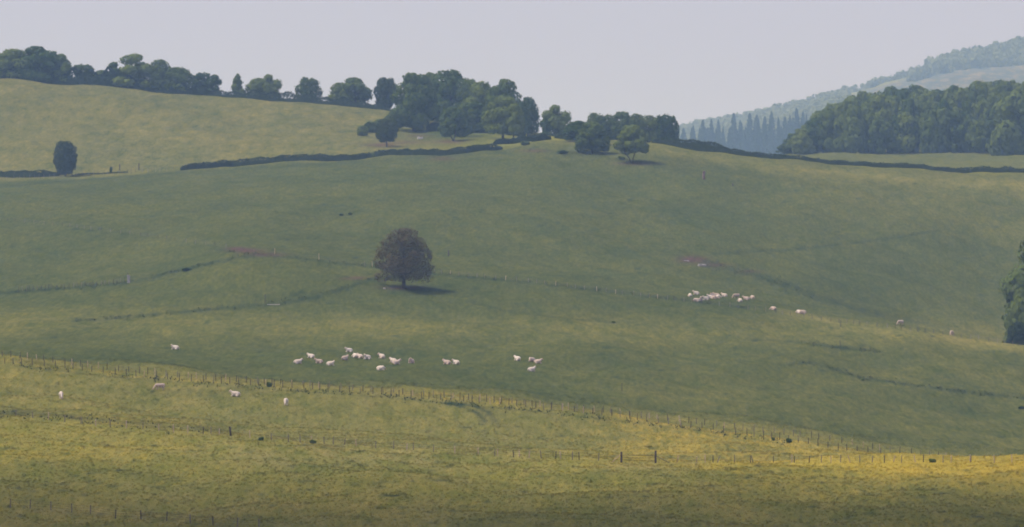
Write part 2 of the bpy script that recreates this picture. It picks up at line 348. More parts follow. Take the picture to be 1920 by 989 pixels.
# ------------------------------------------------------------------ grass tufts on the nearer fields
def tufts(name, n, r0, r1, h0, h1, wid, label):
    r = rng.uniform(r0, r1, n); px = rng.uniform(-60, 1980, n); x = (px-960)/F*r; z = gz(px, r); py = YH - z*F/r
    V = []; hh = rng.uniform(h0, h1, n)*(0.6 + 0.8*rng.random(n)**2); ww = wid*rng.uniform(0.6, 1.5, n)
    an = rng.uniform(-0.9, 0.9, n)
    base = np.stack([x, r, z - 0.03], -1); ax = np.stack([np.cos(an), np.sin(an), 0*an], -1)*ww[:, None]
    pts = []
    for k in range(3):
        off = ax*((k-1)*0.5 + rng.uniform(-.1, .1, n)[:, None]); lean = np.stack([rng.normal(0, .3, n)*hh, rng.normal(0, .3, n)*hh, hh*rng.uniform(.6, 1.1, n)], -1)
        pts += [base + off - ax*0.32, base + off + ax*0.32, base + off + lean]
    V = np.stack(pts, 1).reshape(-1, 3); T = np.arange(len(V)).reshape(-1, 3)
    me = mesh_np(name, V, tris=T, mats=[M_TUFT]); set_zone(me, np.repeat(px, 9), np.repeat(py, 9), np.repeat(r, 9))
    o = link(name, me); o['kind'] = 'stuff'; o['label'] = label; o['category'] = 'grass'; return o
def rushes(lines, label):
    P = []; rg = random.Random(12)
    for L, wd, n, r0, r1 in lines:
        xs = [a for a, b in L]; ys = [b for a, b in L]
        for i in range(int(n*0.5)):
            px = rg.uniform(xs[0], xs[-1]); py = float(np.interp(px, xs, ys)) + rg.gauss(0, wd*1.5)
            if math.sin(px/13.)*math.sin(px/5.3 + 1) < -0.45: continue
            r = hit(px, py, r0, r1)
            if r: P.append((px, r))
    P = np.array(P); n = len(P)*4; px = np.repeat(P[:, 0], 4) + rng.normal(0, 2.5, n); r = np.repeat(P[:, 1], 4) + rng.normal(0, 2, n); x = (px-960)/F*r; z = gz(px, r)
    h = rng.uniform(.08, .36, n); w_ = rng.uniform(.06, .14, n); a = rng.uniform(0, 3.14, n); ax = np.stack([np.cos(a), np.sin(a), 0*a], -1)*w_[:, None]; b = np.stack([x, r, z-.03], -1)
    tip = b + np.stack([rng.normal(0, .15, n), rng.normal(0, .15, n), h], -1); V = np.stack([b-ax, b+ax, tip+ax*.6, tip-ax*.6], 1).reshape(-1, 3)
    me = mesh_np("rushes", V, quads=np.arange(len(V)).reshape(-1, 4), mats=[M_RUSH]); o = link("rushes", me); o['kind'] = 'stuff'; o['label'] = label; o['category'] = 'rushes'
rushes([([(-20, 553), (100, 543), (240, 531), (340, 507), (440, 484), (480, 480)], 1.5, 500, 1300, 1900), ([(140, 602), (240, 595), (370, 583), (470, 574), (600, 556), (660, 537), (700, 524)], 1.2, 450, 1300, 1900),
    ([(430, 470), (520, 481), (700, 501), (830, 516), (1000, 531), (1280, 563), (1400, 578)], 1.2, 600, 1500, 1900), ([(1340, 476), (1480, 469), (1600, 456), (1680, 446), (1760, 433)], 1.2, 260, 1700, 2200),
    ([(1320, 494), (1400, 512), (1470, 534), (1540, 558)], 4, 500, 1700, 2200), ([(1480, 684), (1520, 680), (1620, 710), (1720, 724), (1820, 736), (1930, 748)], 1.2, 450, 1300, 1690), ([(1500, 642), (1575, 653), (1650, 660)], 1.2, 160, 1300, 1690),
    ([(20, 685), (200, 702), (400, 721), (700, 742), (1000, 770), (1300, 804), (1480, 832)], 1.5, 900, 1150, 1240), ([(0, 776), (100, 783), (240, 796), (400, 812)], 3, 200, 900, 1090), ([(960, 278), (1050, 287), (1180, 303)], 3, 200, 2100, 2320)],
    "dark rushes and rank grass along the ditches and fence lines")
tufts("grass", 90000, 785, 1300, 0.08, 0.34, 0.24, "tufted meadow grass of the nearer fields")

# ------------------------------------------------------------------ trees
def envelope(style, t):
    if style == 'dome': return math.sqrt(max(0, 1 - max(0, (t-0.3)/0.7)**1.75))*(0.9 + 0.1*min(1, t/0.2))
    if style == 'round': return math.sqrt(max(0, 1 - (max(0, t-0.42)/0.58)**2.0))*(0.78 + 0.22*min(1, t/0.35))
    if style == 'oval': return math.sqrt(max(0, 1 - abs((t-0.48)/0.52)**2.3))
    if style == 'egg': return math.sqrt(max(0, 1 - abs((t-0.52)/0.53)**2.1))
    if style == 'loose': return math.sqrt(max(0, 1 - abs((t-0.42)/0.58)**2.0))*0.95
    if style == 'spire': return (1-t)**0.8*0.95 + 0.05 if t > 0.15 else 0.75
def crown_pts(rg, style, nl, n, lr=(0.16, 0.3), leaf=0.035, spiky=0.0):
    """points + normals for leaf clumps of a crown: radius 0.5, height 1"""
    lobes = []
    for i in range(nl):
        t = rg.uniform(0.08, 0.97); R = 0.5*envelope(style, t); lrad = rg.uniform(*lr)*min(1, 0.35 + R*1.6)
        a = rg.uniform(0, 6.283); d = max(0, R - lrad*0.85)*(rg.uniform(0.8, 1.0) if i % 4 else rg.uniform(0, .6))
        lobes.append((math.cos(a)*d, math.sin(a)*d, min(max(t, lrad*0.7), 1-lrad*0.75), lrad))
    Lb = np.array(lobes); wgt = Lb[:, 3]**2; wgt /= wgt.sum()
    r = np.random.default_rng(rg.randrange(1 << 30))
    k = r.choice(len(Lb), n*2, p=wgt); u = r.normal(size=(n*2, 3)); u /= np.linalg.norm(u, axis=1)[:, None]
    rad = Lb[k, 3]*(1.0 - 0.16*r.random(n*2) + 0.11*r.normal(size=n*2) + spiky*r.random(n*2)**5)
    p = Lb[k, :3] + u*rad[:, None]*np.array([1, 1, 0.85])
    # keep those not buried deep inside another lobe
    D = np.min(np.linalg.norm((p[:, None, :] - Lb[None, :, :3]), axis=2)/Lb[None, :, 3], axis=1)
    keep = (D > 0.78) | (r.random(len(p)) < 0.1); p = p[keep][:n]; u = u[keep][:n]
    return p, u, r, leaf
def leaf_quads(p, u, r, leaf, zscale=1.0, flat=0.22):
    n = len(p); nm = u + r.normal(size=(n, 3))*flat; nm /= np.linalg.norm(nm, axis=1)[:, None]
    a = np.cross(nm, r.normal(size=(n, 3))); a /= np.linalg.norm(a, axis=1)[:, None]; b = np.cross(nm, a)
    s = leaf*(0.5 + r.random(n)); a = a*s[:, None]; b = b*(s*r.uniform(0.5, 1.0, n))[:, None]
    a[:, 2] *= zscale; b[:, 2] *= zscale
    V = np.stack([p - a*0.6 - b*0.4, p + a*0.3 - b, p + a, p - a*0.2 + b], 1).reshape(-1, 3)
    return V
def crown_mesh(name, seed, style, nl=22, n=5000, leaf=0.035, m=None, lr=(0.16, 0.3), spiky=0.1):
    rg = random.Random(seed); p, u, r, leaf = crown_pts(rg, style, nl, n, lr, leaf, spiky)
    V = leaf_quads(p, u, r, leaf); Q = np.arange(len(V)).reshape(-1, 4)
    return mesh_np(name, V, quads=Q, mats=[m or M_LEAF])
def tube(V, Q, pts, rad, seg=7):
    b = len(V); P = [Vector(p) for p in pts]
    for i, p in enumerate(P):
        d = (P[min(i+1, len(P)-1)] - P[max(i-1, 0)]).normalized(); a = d.cross(Vector((0.3, 1, 0.1))).normalized(); c = d.cross(a)
        for k in range(seg):
            an = 2*math.pi*k/seg; V.append(p + (a*math.cos(an) + c*math.sin(an))*rad[i])
    for i in range(len(P)-1):
        for k in range(seg):
            k2 = (k+1) % seg; Q.append((b+i*seg+k, b+i*seg+k2, b+(i+1)*seg+k2, b+(i+1)*seg+k))
def trunk_mesh(name, seed, split=0.3, nlimb=7, rad=0.035, lean=0.0, twin=False, spread=0.32, twigs=0):
    """trunk for a tree of height 1 and crown radius ~0.35..0.5"""
    rg = random.Random(seed); V = []; Q = []
    stems = [(0, 0, lean)] if not twin else [(0.03, 0, -lean*0.4), (-0.05, 0.02, lean)]
    for (sx, sy, ln) in stems:
        p0 = (sx*0.4, sy, -0.03); p1 = (sx*0.6+ln*0.3, sy, split*0.5); p2 = (sx+ln, sy, split); p3 = (sx+ln*1.2+rg.uniform(-.02, .02), sy, 0.82)
        s = 1.0 if not twin else 0.75
        tube(V, Q, [p0, (sx*.4, sy, 0.02), p1, p2, p3], [rad*1.5*s, rad*1.05*s, rad*0.85*s, rad*0.7*s, rad*0.12])
        for i in range(nlimb):
            t = rg.uniform(0, 1); a = rg.uniform(0, 6.283) + i*2.4; z0 = split + (0.8-split)*t*0.6
            b = Vector((sx+ln, sy, z0)); L = spread*rg.uniform(0.7, 1.05)*(1-0.35*t); up = rg.uniform(0.12, 0.34)
            m_ = b + Vector((math.cos(a)*L*.5, math.sin(a)*L*.5, up*.35)); e = b + Vector((math.cos(a)*L, math.sin(a)*L, up))
            tube(V, Q, [b, m_, e], [rad*0.42*s, rad*0.27*s, rad*0.06], 5)
            for j in range(twigs):
                f = rg.uniform(.3, 1); st = m_.lerp(e, f) ; dr = Vector((rg.uniform(-1, 1), rg.uniform(-1, 1), rg.uniform(-.1, 1)))*0.13
                tube(V, Q, [st, st+dr*.6, st + dr], [rad*0.13, rad*0.08, rad*0.03], 3)
    me = mesh_np(name, np.array([tuple(v) for v in V]), quads=np.array(Q), mats=[M_BARK], smooth_=True); return me
CR = {
 'dome': [crown_mesh("crown_dome", s, 'dome', 55, 8000, 0.028, M_LEAF, (0.1, 0.2)) for s in (1, 2, 3)],
 'round': [crown_mesh("crown_round", s, 'round', 85, 5200, 0.034, M_LEAF2, (0.07, 0.16), 0.5) for s in (11, 12, 13, 14)],
 'loose': [crown_mesh("crown_loose", s, 'loose', 17, 3000, 0.042, M_LEAF2, (0.12, 0.22), 0.45) for s in (21, 22, 23)],
 'oval': [crown_mesh("crown_oval", 31, 'oval', 110, 6500, 0.036, M_LEAFD, (0.1, 0.17), 0.12)],
 'egg': [crown_mesh("crown_egg", 33, 'egg', 170, 8000, 0.03, M_LEAFD, (0.08, 0.15), 0.1)],
 'ball': [crown_mesh("crown_ball", 35, 'round', 80, 5500, 0.038, M_LEAFD, (0.11, 0.18), 0.12)],
 'spire': [crown_mesh("crown_spire", s, 'spire', 26, 2200, 0.05, M_LEAF2, (0.1, 0.2), 0.5) for s in (41,)],
 'russet': [crown_mesh("crown_russet", 51, 'dome', 140, 17000, 0.012, M_PURP, (0.07, 0.14), 0.45)],
 'forest': [crown_mesh("crown_forest", s, 'dome', 34, 3200, 0.045, M_WOOD, (0.12, 0.24), 0.15) for s in (61, 62, 63, 64)],
 'light': [crown_mesh("crown_light", 91, 'dome', 60, 9000, 0.027, M_WOOD, (0.1, 0.19), 0.12)],
 'gappy': [crown_mesh("crown_gappy", 71, 'dome', 20, 4800, 0.033, M_LEAF, (0.11, 0.19), 0.2)],
}
TR = {'std': trunk_mesh("trunk_std", 1), 'twin': trunk_mesh("trunk_twin", 2, 0.22, 5, 0.028, -0.09, True), 'open': trunk_mesh("trunk_open", 3, 0.16, 12, 0.04, 0, False, 0.36, 6),
      'fork': trunk_mesh("trunk_fork", 4, 0.3, 5, 0.026, -0.16, True)}
_ti = [0]
def tree(px, top, base, wpx, style, label, name='broadleaf_tree', trunk='std', clear=0.06, r=None, rmin=780, rmax=9700, group=None, cat='tree', sink=0.0, depth=1.0):
    """tree standing on the ground in column px; its base shows at row base (or at distance r), crown wpx wide, top at row top"""
    p = at(px, base, rmin, rmax, r=r); rr = p.y; H = (YH - top)*rr/F - p.z; W = wpx*rr/F
    t = empty(name, p - Vector((0, 0, sink))); t.rotation_euler = (0, 0, 0); tag(t, label, cat, group); H += sink
    a = _ti[0]; _ti[0] += 1; ms = CR[style]; cr = link('crown', ms[a % len(ms)], t, (0, 0, clear*H))
    cr.rotation_euler = (0, 0, random.uniform(0, 6.28)); cr.scale = (W*1.18, W*1.18*depth, H*(1-clear)*1.02)
    if trunk:
        tk = link('trunk', TR[trunk], t); tk.scale = (min(W*1.1, H), min(W*1.1, H), H*0.97); tk.rotation_euler = (0, 0, 0 if trunk in ('twin', 'fork') else random.uniform(0, 6))
    return t
SK = dict(r=2655)
L = [  # px, top, width, style, label
 (22, 93, 84, 'dome', 'big dark tree cut by the left frame edge on the skyline'),
 (70, 89, 84, 'dome', 'tallest tree of the dark clump at the left end of the skyline'),
 (108, 103, 56, 'dome', 'right shoulder tree of the dark clump at the left end of the skyline'),
 (155, 122, 46, 'loose', 'small tree just right of the dark clump on the left skyline'),
 (188, 133, 44, 'loose', 'low bushy tree left of the wide crowned skyline oak'),
 (214, 118, 44, 'gappy', 'side oak with a ragged branch sticking out left on the skyline'),
 (247, 103, 80, 'gappy', 'wide domed oak, highest in the middle of the left tree row'),
 (300, 115, 46, 'round', 'pointed tree touching the right side of the wide domed skyline oak'),
 (332, 128, 62, 'round', 'broad sloping tree left of the small open tree on the skyline'),
 (380, 138, 38, 'loose', 'small open tree at the right end of the long skyline clump'),
 (400, 142, 30, 'loose', 'thin airy tree closing the long skyline clump on its right'),
 (445, 139, 30, 'spire', 'slim pointed tree standing alone on the skyline'),
 (484, 148, 42, 'round', 'left half of the spreading bushy tree right of the slim pointed tree'),
 (504, 142, 42, 'loose', 'spreading bushy tree with a tall right side on the skyline'),
 (578, 147, 44, 'round', 'round solitary tree midway between two skyline bushes'),
 (638, 157, 44, 'round', 'lower left tree of the twin pair on the skyline'),
 (666, 148, 56, 'loose', 'taller right tree of the twin pair on the skyline'),
 (724, 147, 40, 'oval', 'upright oval tree behind the left of the hilltop grove'),
]
for px, top, wd, st, lab in L:
    tree(px, top, 0, wd, st, lab, 'skyline_tree', clear=0.04, sink=0.4, **SK)
G = 'trees of the hilltop grove'
tree(845, 133, 0, 84, 'dome', 'tallest oak at the back of the hilltop grove', 'oak_tree', r=2600, group=G)
tree(805, 139, 0, 46, 'dome', 'treetop peeping over the big domed oak of the grove', 'oak_tree', r=2610, group=G)
tree(880, 152, 0, 50, 'dome', 'oak filling the middle of the grove skyline', 'oak_tree', r=2590, group=G)
tree(905, 155, 0, 72, 'dome', 'broad oak behind the right half of the grove', 'oak_tree', r=2560, group=G)
tree(945, 152, 0, 66, 'dome', 'high right shoulder oak of the hilltop grove', 'oak_tree', r=2550, group=G)
tree(776, 141, 0, 88, 'light', 'huge domed oak with foliage to the ground, left front of the grove', 'oak_tree', clear=0.02, r=2500, group=G)
tree(990, 185, 0, 38, 'round', 'rounded tree at the right end of the grove beside the sky', 'oak_tree', r=2500, group=G)
tree(890, 193, 0, 60, 'dome', 'shadowed tree filling the middle of the grove between the front trees', 'oak_tree', r=2490, group=G)
tree(963, 196, 0, 38, 'dome', 'narrow tree with a bare trunk, right of the front grove oak', 'oak_tree', r=2405, clear=0.16, group=G)
tree(943, 182, 0, 66, 'dome', 'dark oak on a short bare trunk at the front right of the grove', 'oak_tree', r=2410, clear=0.13, group=G)
tree(868, 198, 0, 40, 'dome', 'tree leaning against the twin trunked tree in the grove', 'oak_tree', r=2440, clear=0.1, group=G)
tree(850, 202, 0, 54, 'dome', 'twin trunked tree in front of the hilltop grove', 'oak_tree', 'twin', 0.14, r=2400, group=G)
tree(725, 225, 0, 38, 'egg', 'small dark lollipop tree above the long hedge', 'round_tree', clear=0.16, r=2380)
tree(1042, 200, 0, 50, 'loose', 'lone skyline tree right of the hilltop grove', 'skyline_tree', r=2460)
tree(1022, 224, 0, 26, 'loose', 'low pale bush left of the lone skyline tree', 'shrub', r=2455, trunk=None, cat='bush', clear=0)
B = 'dark wood row behind the crest'
for px, top, wd, lab in ((1116, 214, 34, 'first tree at the left end of the wood row behind the crest'), (1136, 217, 40, 'second low tree of the wood row behind the crest'),
    (1165, 212, 46, 'tallest tree left of centre in the wood row behind the crest'), (1192, 216, 44, 'tree behind the forked trunk tree, in the wood row'),
    (1220, 219, 42, 'tree right of centre in the wood row behind the crest'), (1243, 217, 40, 'next to last tree in the wood row behind the crest'), (1259, 220, 28, 'open crowned last tree at the right end of the wood row')):
    tree(px, top, 0, wd, 'round', lab, 'skyline_tree', r=2480, clear=0.03, group=B)
tree(1084, 228, 0, 52, 'dome', 'left half of the wide low tree on the crest, skirted with dark brush', 'oak_tree', r=2335-35, clear=0.05)
tree(1110, 231, 288, 58, 'light', 'wide low tree on the crest, right half hanging to the grass', 'oak_tree', rmin=2050, clear=0.03)
tree(1185, 236, 307, 58, 'light', 'forked tree with two leaning bare stems on the slope below the crest', 'forked_tree', 'fork', 0.24, rmin=1950)
tree(122, 267, 331, 40, 'egg', 'dark egg shaped tree standing alone by the upper left fence', 'oval_tree', clear=0.03, rmin=2000)
tree(757, 431, 541, 98, 'russet', 'lone russet leaved tree in the middle of the hillside pasture', 'russet_tree', 'open', 0.1, rmin=1500)
tree(1968, 436, 0, 160, 'dome', 'tall dark tree at the right frame edge above the lower fence', 'oak_tree', r=1800, clear=0.02)
tree(1915, 545, 0, 56, 'dome', 'lower dark tree at the foot of the tall right edge tree', 'oak_tree', r=1790, clear=0.0)
tree(1910, 606, 0, 40, 'ball', 'dark bush behind the lower fence at the right frame edge', 'shrub', r=1750, clear=0.0, trunk=None, cat='bush')

# right hand forest: rank after rank of crowns on the rising ground
FT = pchip([1440, 1466, 1484, 1512, 1560, 1600, 1650, 1700, 1760, 1800, 1850, 1930, 2100], [300, 276, 258, 232, 196, 182, 170, 164, 168, 160, 156, 150, 140])
fr = random.Random(9); FG = 'broadleaf trees of the right hand forest'
def forest(px, r, wpx, top, lab, grp=FG):
    tree(px, top, 0, wpx, 'forest', lab, 'forest_tree', clear=0.02, r=r, group=grp)
for i, px in enumerate(np.arange(1474, 1960, 15)):
    f = FT(px); h = min(290 - f - 4, fr.uniform(58, 92)); forest(px + fr.uniform(-5, 5), 2862 + fr.uniform(-6, 10), fr.uniform(34, 48)*min(1, .5 + h/90), 290 - h, 'crown in the front rank at the meadow edge of the right hand forest', 'front rank of the right hand forest')
for k, (r, sp, wd) in enumerate(((2920, 20, 46), (2990, 21, 46), (3060, 22, 46), (3120, 20, 42))):
    for px in np.arange(1490 + 14*k, 1970, sp):
        px = px + fr.uniform(-7, 7); f = FT(px); g = YH - float(gz(px, r))*F/r; full = fr.uniform(70, 95)
        top = max(f + fr.uniform(0, 10), g - full) if k < 3 else f + fr.uniform(-3, 8)
        if g - top < 22: continue
        forest(px, r, wd*fr.uniform(.75, 1.1), top, 'crown deeper inside the right hand forest, behind the front rank', 'inner crowns of the right hand forest')
tree(1908, 172, 0, 92, 'forest', 'broad pale green tree bulging from the forest at the right frame edge', 'forest_tree', clear=0.0, r=2820)
tree(1885, 215, 0, 40, 'forest', 'smaller tree at the left foot of the bulging forest edge tree', 'forest_tree', clear=0.0, r=2825)

# conifers
def conifer_mesh(seed, n=1500):
    r = np.random.default_rng(seed); t = r.random(n)**0.75; a = r.uniform(0, 6.283, n); lay = np.floor(t*15)/15; fr_ = (t-lay)*15
    R = (1-t)**0.8*0.5*(1.15 - 0.5*fr_)*(0.8 + 0.3*np.sin(a*3+lay*40))*r.uniform(0.5, 1.05, n) + .012
    p = np.stack([np.cos(a)*R, np.sin(a)*R, 0.06 + t*0.94 - R*0.12], -1); u = np.stack([np.cos(a), np.sin(a), 0.5+0*a], -1); u /= np.linalg.norm(u, axis=1)[:, None]
    V = leaf_quads(p, u, r, 0.045, 0.5, 0.5)
    return mesh_np("crown_conifer", V, quads=np.arange(len(V)).reshape(-1, 4), mats=[M_CON])
CM = [conifer_mesh(s) for s in (1, 2, 3)]
def conifer(px, top, wpx, r, label, group='dark conifers below the far hill'):
    p = at(px, 0, r=r); H = (YH-top)*r/F - p.z; W = wpx*r/F
    t = empty('conifer', p); tag(t, label, 'conifer', group); a = _ti[0]; _ti[0] += 1
    c = link('crown', CM[a % 3], t); c.scale = (W, W, H*1.02); c.rotation_euler = (0, 0, fr.uniform(0, 6))
    k = link('trunk', TR['std'], t); k.scale = (H*.5, H*.5, H*.9)
    return t
for px, top, wd, lab in ((1282, 243, 20, 'leftmost small conifer beside the end of the wood row'), (1300, 238, 16, 'second small conifer from the left, below the far hill'), (1318, 227, 18, 'pointed conifer left of the close pair'),
    (1334, 226, 15, 'left conifer of the close pair'), (1347, 227, 16, 'right conifer of the close pair'), (1376, 215, 20, 'tall conifer standing clear in the middle of the row'),
    (1388, 228, 14, 'short conifer leaning on the tall middle one'), (1406, 215, 22, 'left conifer of the broad dark block'), (1419, 218, 22, 'right conifer of the broad dark block'),
    (1434, 221, 18, 'conifer in the dip right of the broad dark block'), (1447, 212, 19, 'tall twin topped conifer before the forest'), (1472, 222, 18, 'pale conifer in front of the forest corner'), (1494, 206, 20, 'highest conifer, half hidden by the forest corner'), (1506, 212, 18, 'last conifer showing above the forest slope')):
    conifer(px, top, wd*2.0, 6500, lab)
for i in range(75):
    px = fr.uniform(1276, 1530); conifer(px, 272 - (px-1276)*0.13 + fr.uniform(-28, 12), fr.uniform(18, 30), fr.uniform(6350, 6680), 'hazy conifer packed among others below the far hill', 'packed conifers below the far hill')

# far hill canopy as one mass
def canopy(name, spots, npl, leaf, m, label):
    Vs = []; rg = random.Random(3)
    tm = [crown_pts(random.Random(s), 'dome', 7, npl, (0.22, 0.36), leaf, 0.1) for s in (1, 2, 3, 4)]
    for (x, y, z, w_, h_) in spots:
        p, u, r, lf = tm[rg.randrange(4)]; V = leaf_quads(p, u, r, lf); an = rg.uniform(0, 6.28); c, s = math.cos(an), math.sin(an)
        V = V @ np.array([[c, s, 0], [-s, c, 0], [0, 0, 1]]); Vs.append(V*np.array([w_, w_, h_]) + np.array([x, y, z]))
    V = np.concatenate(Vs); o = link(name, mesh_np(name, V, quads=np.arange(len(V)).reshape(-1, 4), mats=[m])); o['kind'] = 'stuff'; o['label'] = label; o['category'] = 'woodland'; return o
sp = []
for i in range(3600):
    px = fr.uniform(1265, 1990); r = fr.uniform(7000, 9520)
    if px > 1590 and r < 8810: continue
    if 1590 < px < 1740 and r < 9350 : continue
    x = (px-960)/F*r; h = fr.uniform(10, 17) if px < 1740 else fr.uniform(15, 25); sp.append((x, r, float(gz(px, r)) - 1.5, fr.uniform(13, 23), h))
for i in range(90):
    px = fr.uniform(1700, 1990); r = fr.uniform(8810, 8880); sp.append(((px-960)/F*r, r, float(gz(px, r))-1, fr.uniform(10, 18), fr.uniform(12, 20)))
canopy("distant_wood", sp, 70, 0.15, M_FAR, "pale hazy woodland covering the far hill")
for px, top, wd, lab in ((1628, 158, 14, 'leftmost lone tree on the bare crest of the far hill'), (1640, 155, 12, 'thin spiky tree second from the left on the bare far crest'), (1634, 164, 10, 'low tree between the two leftmost trees of the far crest'), (1666, 144, 16, 'airy tree on the far crest, right of the gap'), (1675, 150, 12, 'small tree leaning on the airy one of the far crest'), (1690, 148, 14, 'fourth crown from the left after the gap on the far crest'), (1704, 143, 16, 'round far crest tree beside the start of the dark wood'), (1722, 139, 13, 'last separate far crest tree before the dark wood')):
    tree(px, top, 0, wd, 'loose', lab, 'distant_tree', r=9450 if px < 1700 else 9300)

# ------------------------------------------------------------------ hedges
def hedge(name, line, h, wid, label, m=None, dens=62, leaf=0.3, rmin=1500, rmax=3000, rfix=None, cat='hedge', hv=0.11):
    P = []
    for (px, py) in line:
        r = rfix if rfix else (hit(px, py, rmin, rmax) or rmax); P.append(((px-960)/F*r, r))
    P = np.array(P); seg = np.hypot(*np.diff(P, axis=0).T); cum = np.concatenate([[0], np.cumsum(seg)]); n = int(cum[-1]*dens*h/2)
    s = rng.uniform(0, cum[-1], n); x = np.interp(s, cum, P[:, 0]); y = np.interp(s, cum, P[:, 1])
    hh = h*(1 + hv*np.sin(s/3.1 + 1) * np.sin(s/7.3) + hv*.8*np.sin(s/1.3) + hv*np.sin(s/19.))*(0.35 + 0.65*np.clip(np.minimum(s, cum[-1] - s)/(2.5*h), 0, 1)**.6)
    topf = rng.random(n) < 0.4; sgn = np.where(rng.random(n) < 0.75, -1, 1); e = rng.random(n)
    a = np.where(topf, rng.normal(math.pi/2, .3, n), np.where(sgn < 0, math.pi, 0)*0.85 + 0.2)
    dy = np.where(topf, rng.uniform(-.5, .5, n)*wid*.85, sgn*wid*.5*(1 - .3*e**2)*(1 - .15*rng.random(n))); z = np.where(topf, 1.0 - .12*rng.random(n), e)*hh
    z += np.where(topf, rng.random(n)**4*.5, 0)*min(1, h/2); g = gxy(x, y + dy); p = np.stack([x, y+dy, g + z - 0.1], -1); u = np.stack([0*a, np.cos(a), np.sin(a)], -1)
    V = leaf_quads(p, u, rng, leaf); Q = np.arange(len(V)).reshape(-1, 4)
    sc = np.linspace(0, cum[-1], max(6, int(cum[-1]/2.5))); xc = np.interp(sc, cum, P[:, 0]); yc = np.interp(sc, cum, P[:, 1]); prof = [(-.38, -.1), (-.36, .78), (0, .88), (.36, .78), (.38, -.1)]   # twiggy heart of the hedge
    hc = h*(1 - hv*1.4); core = np.stack([np.stack([xc, yc + a_*wid, gxy(xc, yc + a_*wid) + b_*hc*(0.3 + 0.7*np.clip(np.minimum(sc, cum[-1] - sc)/(2.5*h), 0, 1))], -1) for a_, b_ in prof], 1).reshape(-1, 3); i0 = len(V); k5 = len(prof)
    Qc = [(i0 + i*k5 + j, i0 + i*k5 + j + 1, i0 + (i+1)*k5 + j + 1, i0 + (i+1)*k5 + j) for i in range(len(sc)-1) for j in range(k5-1)]
    me = mesh_np(name, np.concatenate([V, core]), quads=np.concatenate([Q, np.array(Qc)]), mats=[m or M_HEDGE])
    me.transform(Matrix.Translation(-Vector((P[0, 0], P[0, 1], 0)))); o = link(name, me, loc=(P[0, 0], P[0, 1], 0)); tag(o, label, cat); return o
hedge('hedge', [(338, 320), (440, 313), (600, 302), (700, 295), (800, 291), (870, 288), (942, 281)], 2.3, 2.2, 'long clipped dark hedge running up to the hilltop grove', rmin=2100)
hedge('hedge', [(925, 272), (960, 270), (1000, 266), (1033, 262)], 2.0, 2.0, 'short trimmed hedge below the right end of the grove', rmin=2150)
hedge('hedge', [(1222, 271), (1260, 276), (1300, 282), (1360, 290), (1400, 295), (1480, 303), (1560, 310), (1620, 314), (1700, 319), (1800, 323), (1945, 327)], 1.9, 2.2, 'long dark hedge along the crest below the right hand forest', rfix=2322)
hedge('hedge', [(1255, 272), (1290, 276), (1330, 281), (1368, 286)], 4.0, 3.5, 'taller rough hedge behind the start of the crest hedge', rfix=2345)
hedge('hedge', [(-40, 335), (60, 333), (110, 331)], 2.3, 2.2, 'thick hedge behind the upper left fence, left of the egg shaped tree', rmin=2150, hv=.08)
hedge('hedge', [(132, 330), (180, 327), (240, 324)], 0.55, 1.5, 'thin scrubby growth along the upper left fence, right of the egg shaped tree', rmin=2150, dens=22)
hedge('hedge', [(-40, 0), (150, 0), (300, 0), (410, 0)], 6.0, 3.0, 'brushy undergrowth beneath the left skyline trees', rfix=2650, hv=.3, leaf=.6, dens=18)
hedge('hedge', [(400, 0), (500, 0), (640, 0), (745, 0)], 2.9, 2.2, 'low skyline hedge linking the separate trees', rfix=2648, hv=.3)
hedge('hedge', [(1000, 0), (1050, 0), (1075, 0)], 2.6, 3.0, 'scrubby hedge beneath the lone skyline tree', rfix=2440, hv=.3)
for bx_, bt_, bw_, br_, bl_ in ((680, 236, 20, 255, 'leftmost low bush of the thicket beside the lollipop tree'), (694, 229, 24, 249, 'middle rounded bush of the thicket beside the lollipop tree'), (712, 224, 26, 243, 'tallest bush of the thicket, behind the lollipop tree')):
    tree(bx_, bt_, br_, bw_, 'round', bl_, 'shrub', rmin=2330, trunk=None, cat='bush', clear=0.0, group='thicket beside the lollipop tree')
hedge('hedge', [(718, 233), (745, 234), (760, 238)], 4.6, 5.0, 'brushy skirt at the left foot of the huge domed oak', rmin=2350, hv=.3, m=M_LEAF2)
hedge('hedge', [(1040, 262), (1080, 264), (1130, 267), (1220, 272)], 1.4, 2.0, 'low hedge on the crest beneath the wood row', rfix=2345, hv=.3)
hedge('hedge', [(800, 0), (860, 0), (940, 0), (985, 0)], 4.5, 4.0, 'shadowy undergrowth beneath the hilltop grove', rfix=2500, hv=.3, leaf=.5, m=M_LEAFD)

# ------------------------------------------------------------------ small bushes
BM = crown_mesh("bush_leaves", 81, 'round', 14, 700, 0.09, M_LEAF2, (0.18, 0.3), 0.35)
def bush(px, py, w_, h_, lab, rmin=780, rmax=2400):
    p = at(px, py, rmin, rmax); o = link('bush', BM, loc=p - Vector((0, 0, 0.1))); o.scale = (w_*.85*p.y/F, w_*.85*p.y/F, h_*.85*p.y/F); o.rotation_euler = (0, 0, random.uniform(0, 6)); tag(o, lab, 'bush'); return o
bush(505, 727, 12, 13, 'small dark bush against the long fence above the lone front facing cow', 1100, 1300)
bush(490, 826, 14, 9, 'low dark bush left of a pair on the near fence', 780, 1060)
bush(587, 832, 14, 10, 'low dark bush right of a pair on the near fence', 780, 1060)
bush(1479, 831, 13, 12, 'round dark bush in the strip between the two fence lines', 1100, 1300)
bush(1450, 827, 7, 9, 'tiny dark bush just left of the round one between the fences', 1100, 1300)
bush(1748, 868, 18, 10, 'squat dark bush on the near fence at the right', 780, 1000)
bush(640, 405, 9, 6, 'left one of two tiny dark bushes high on the pasture', 1700)
bush(656, 404, 9, 7, 'right one of two tiny dark bushes high on the pasture', 1700)
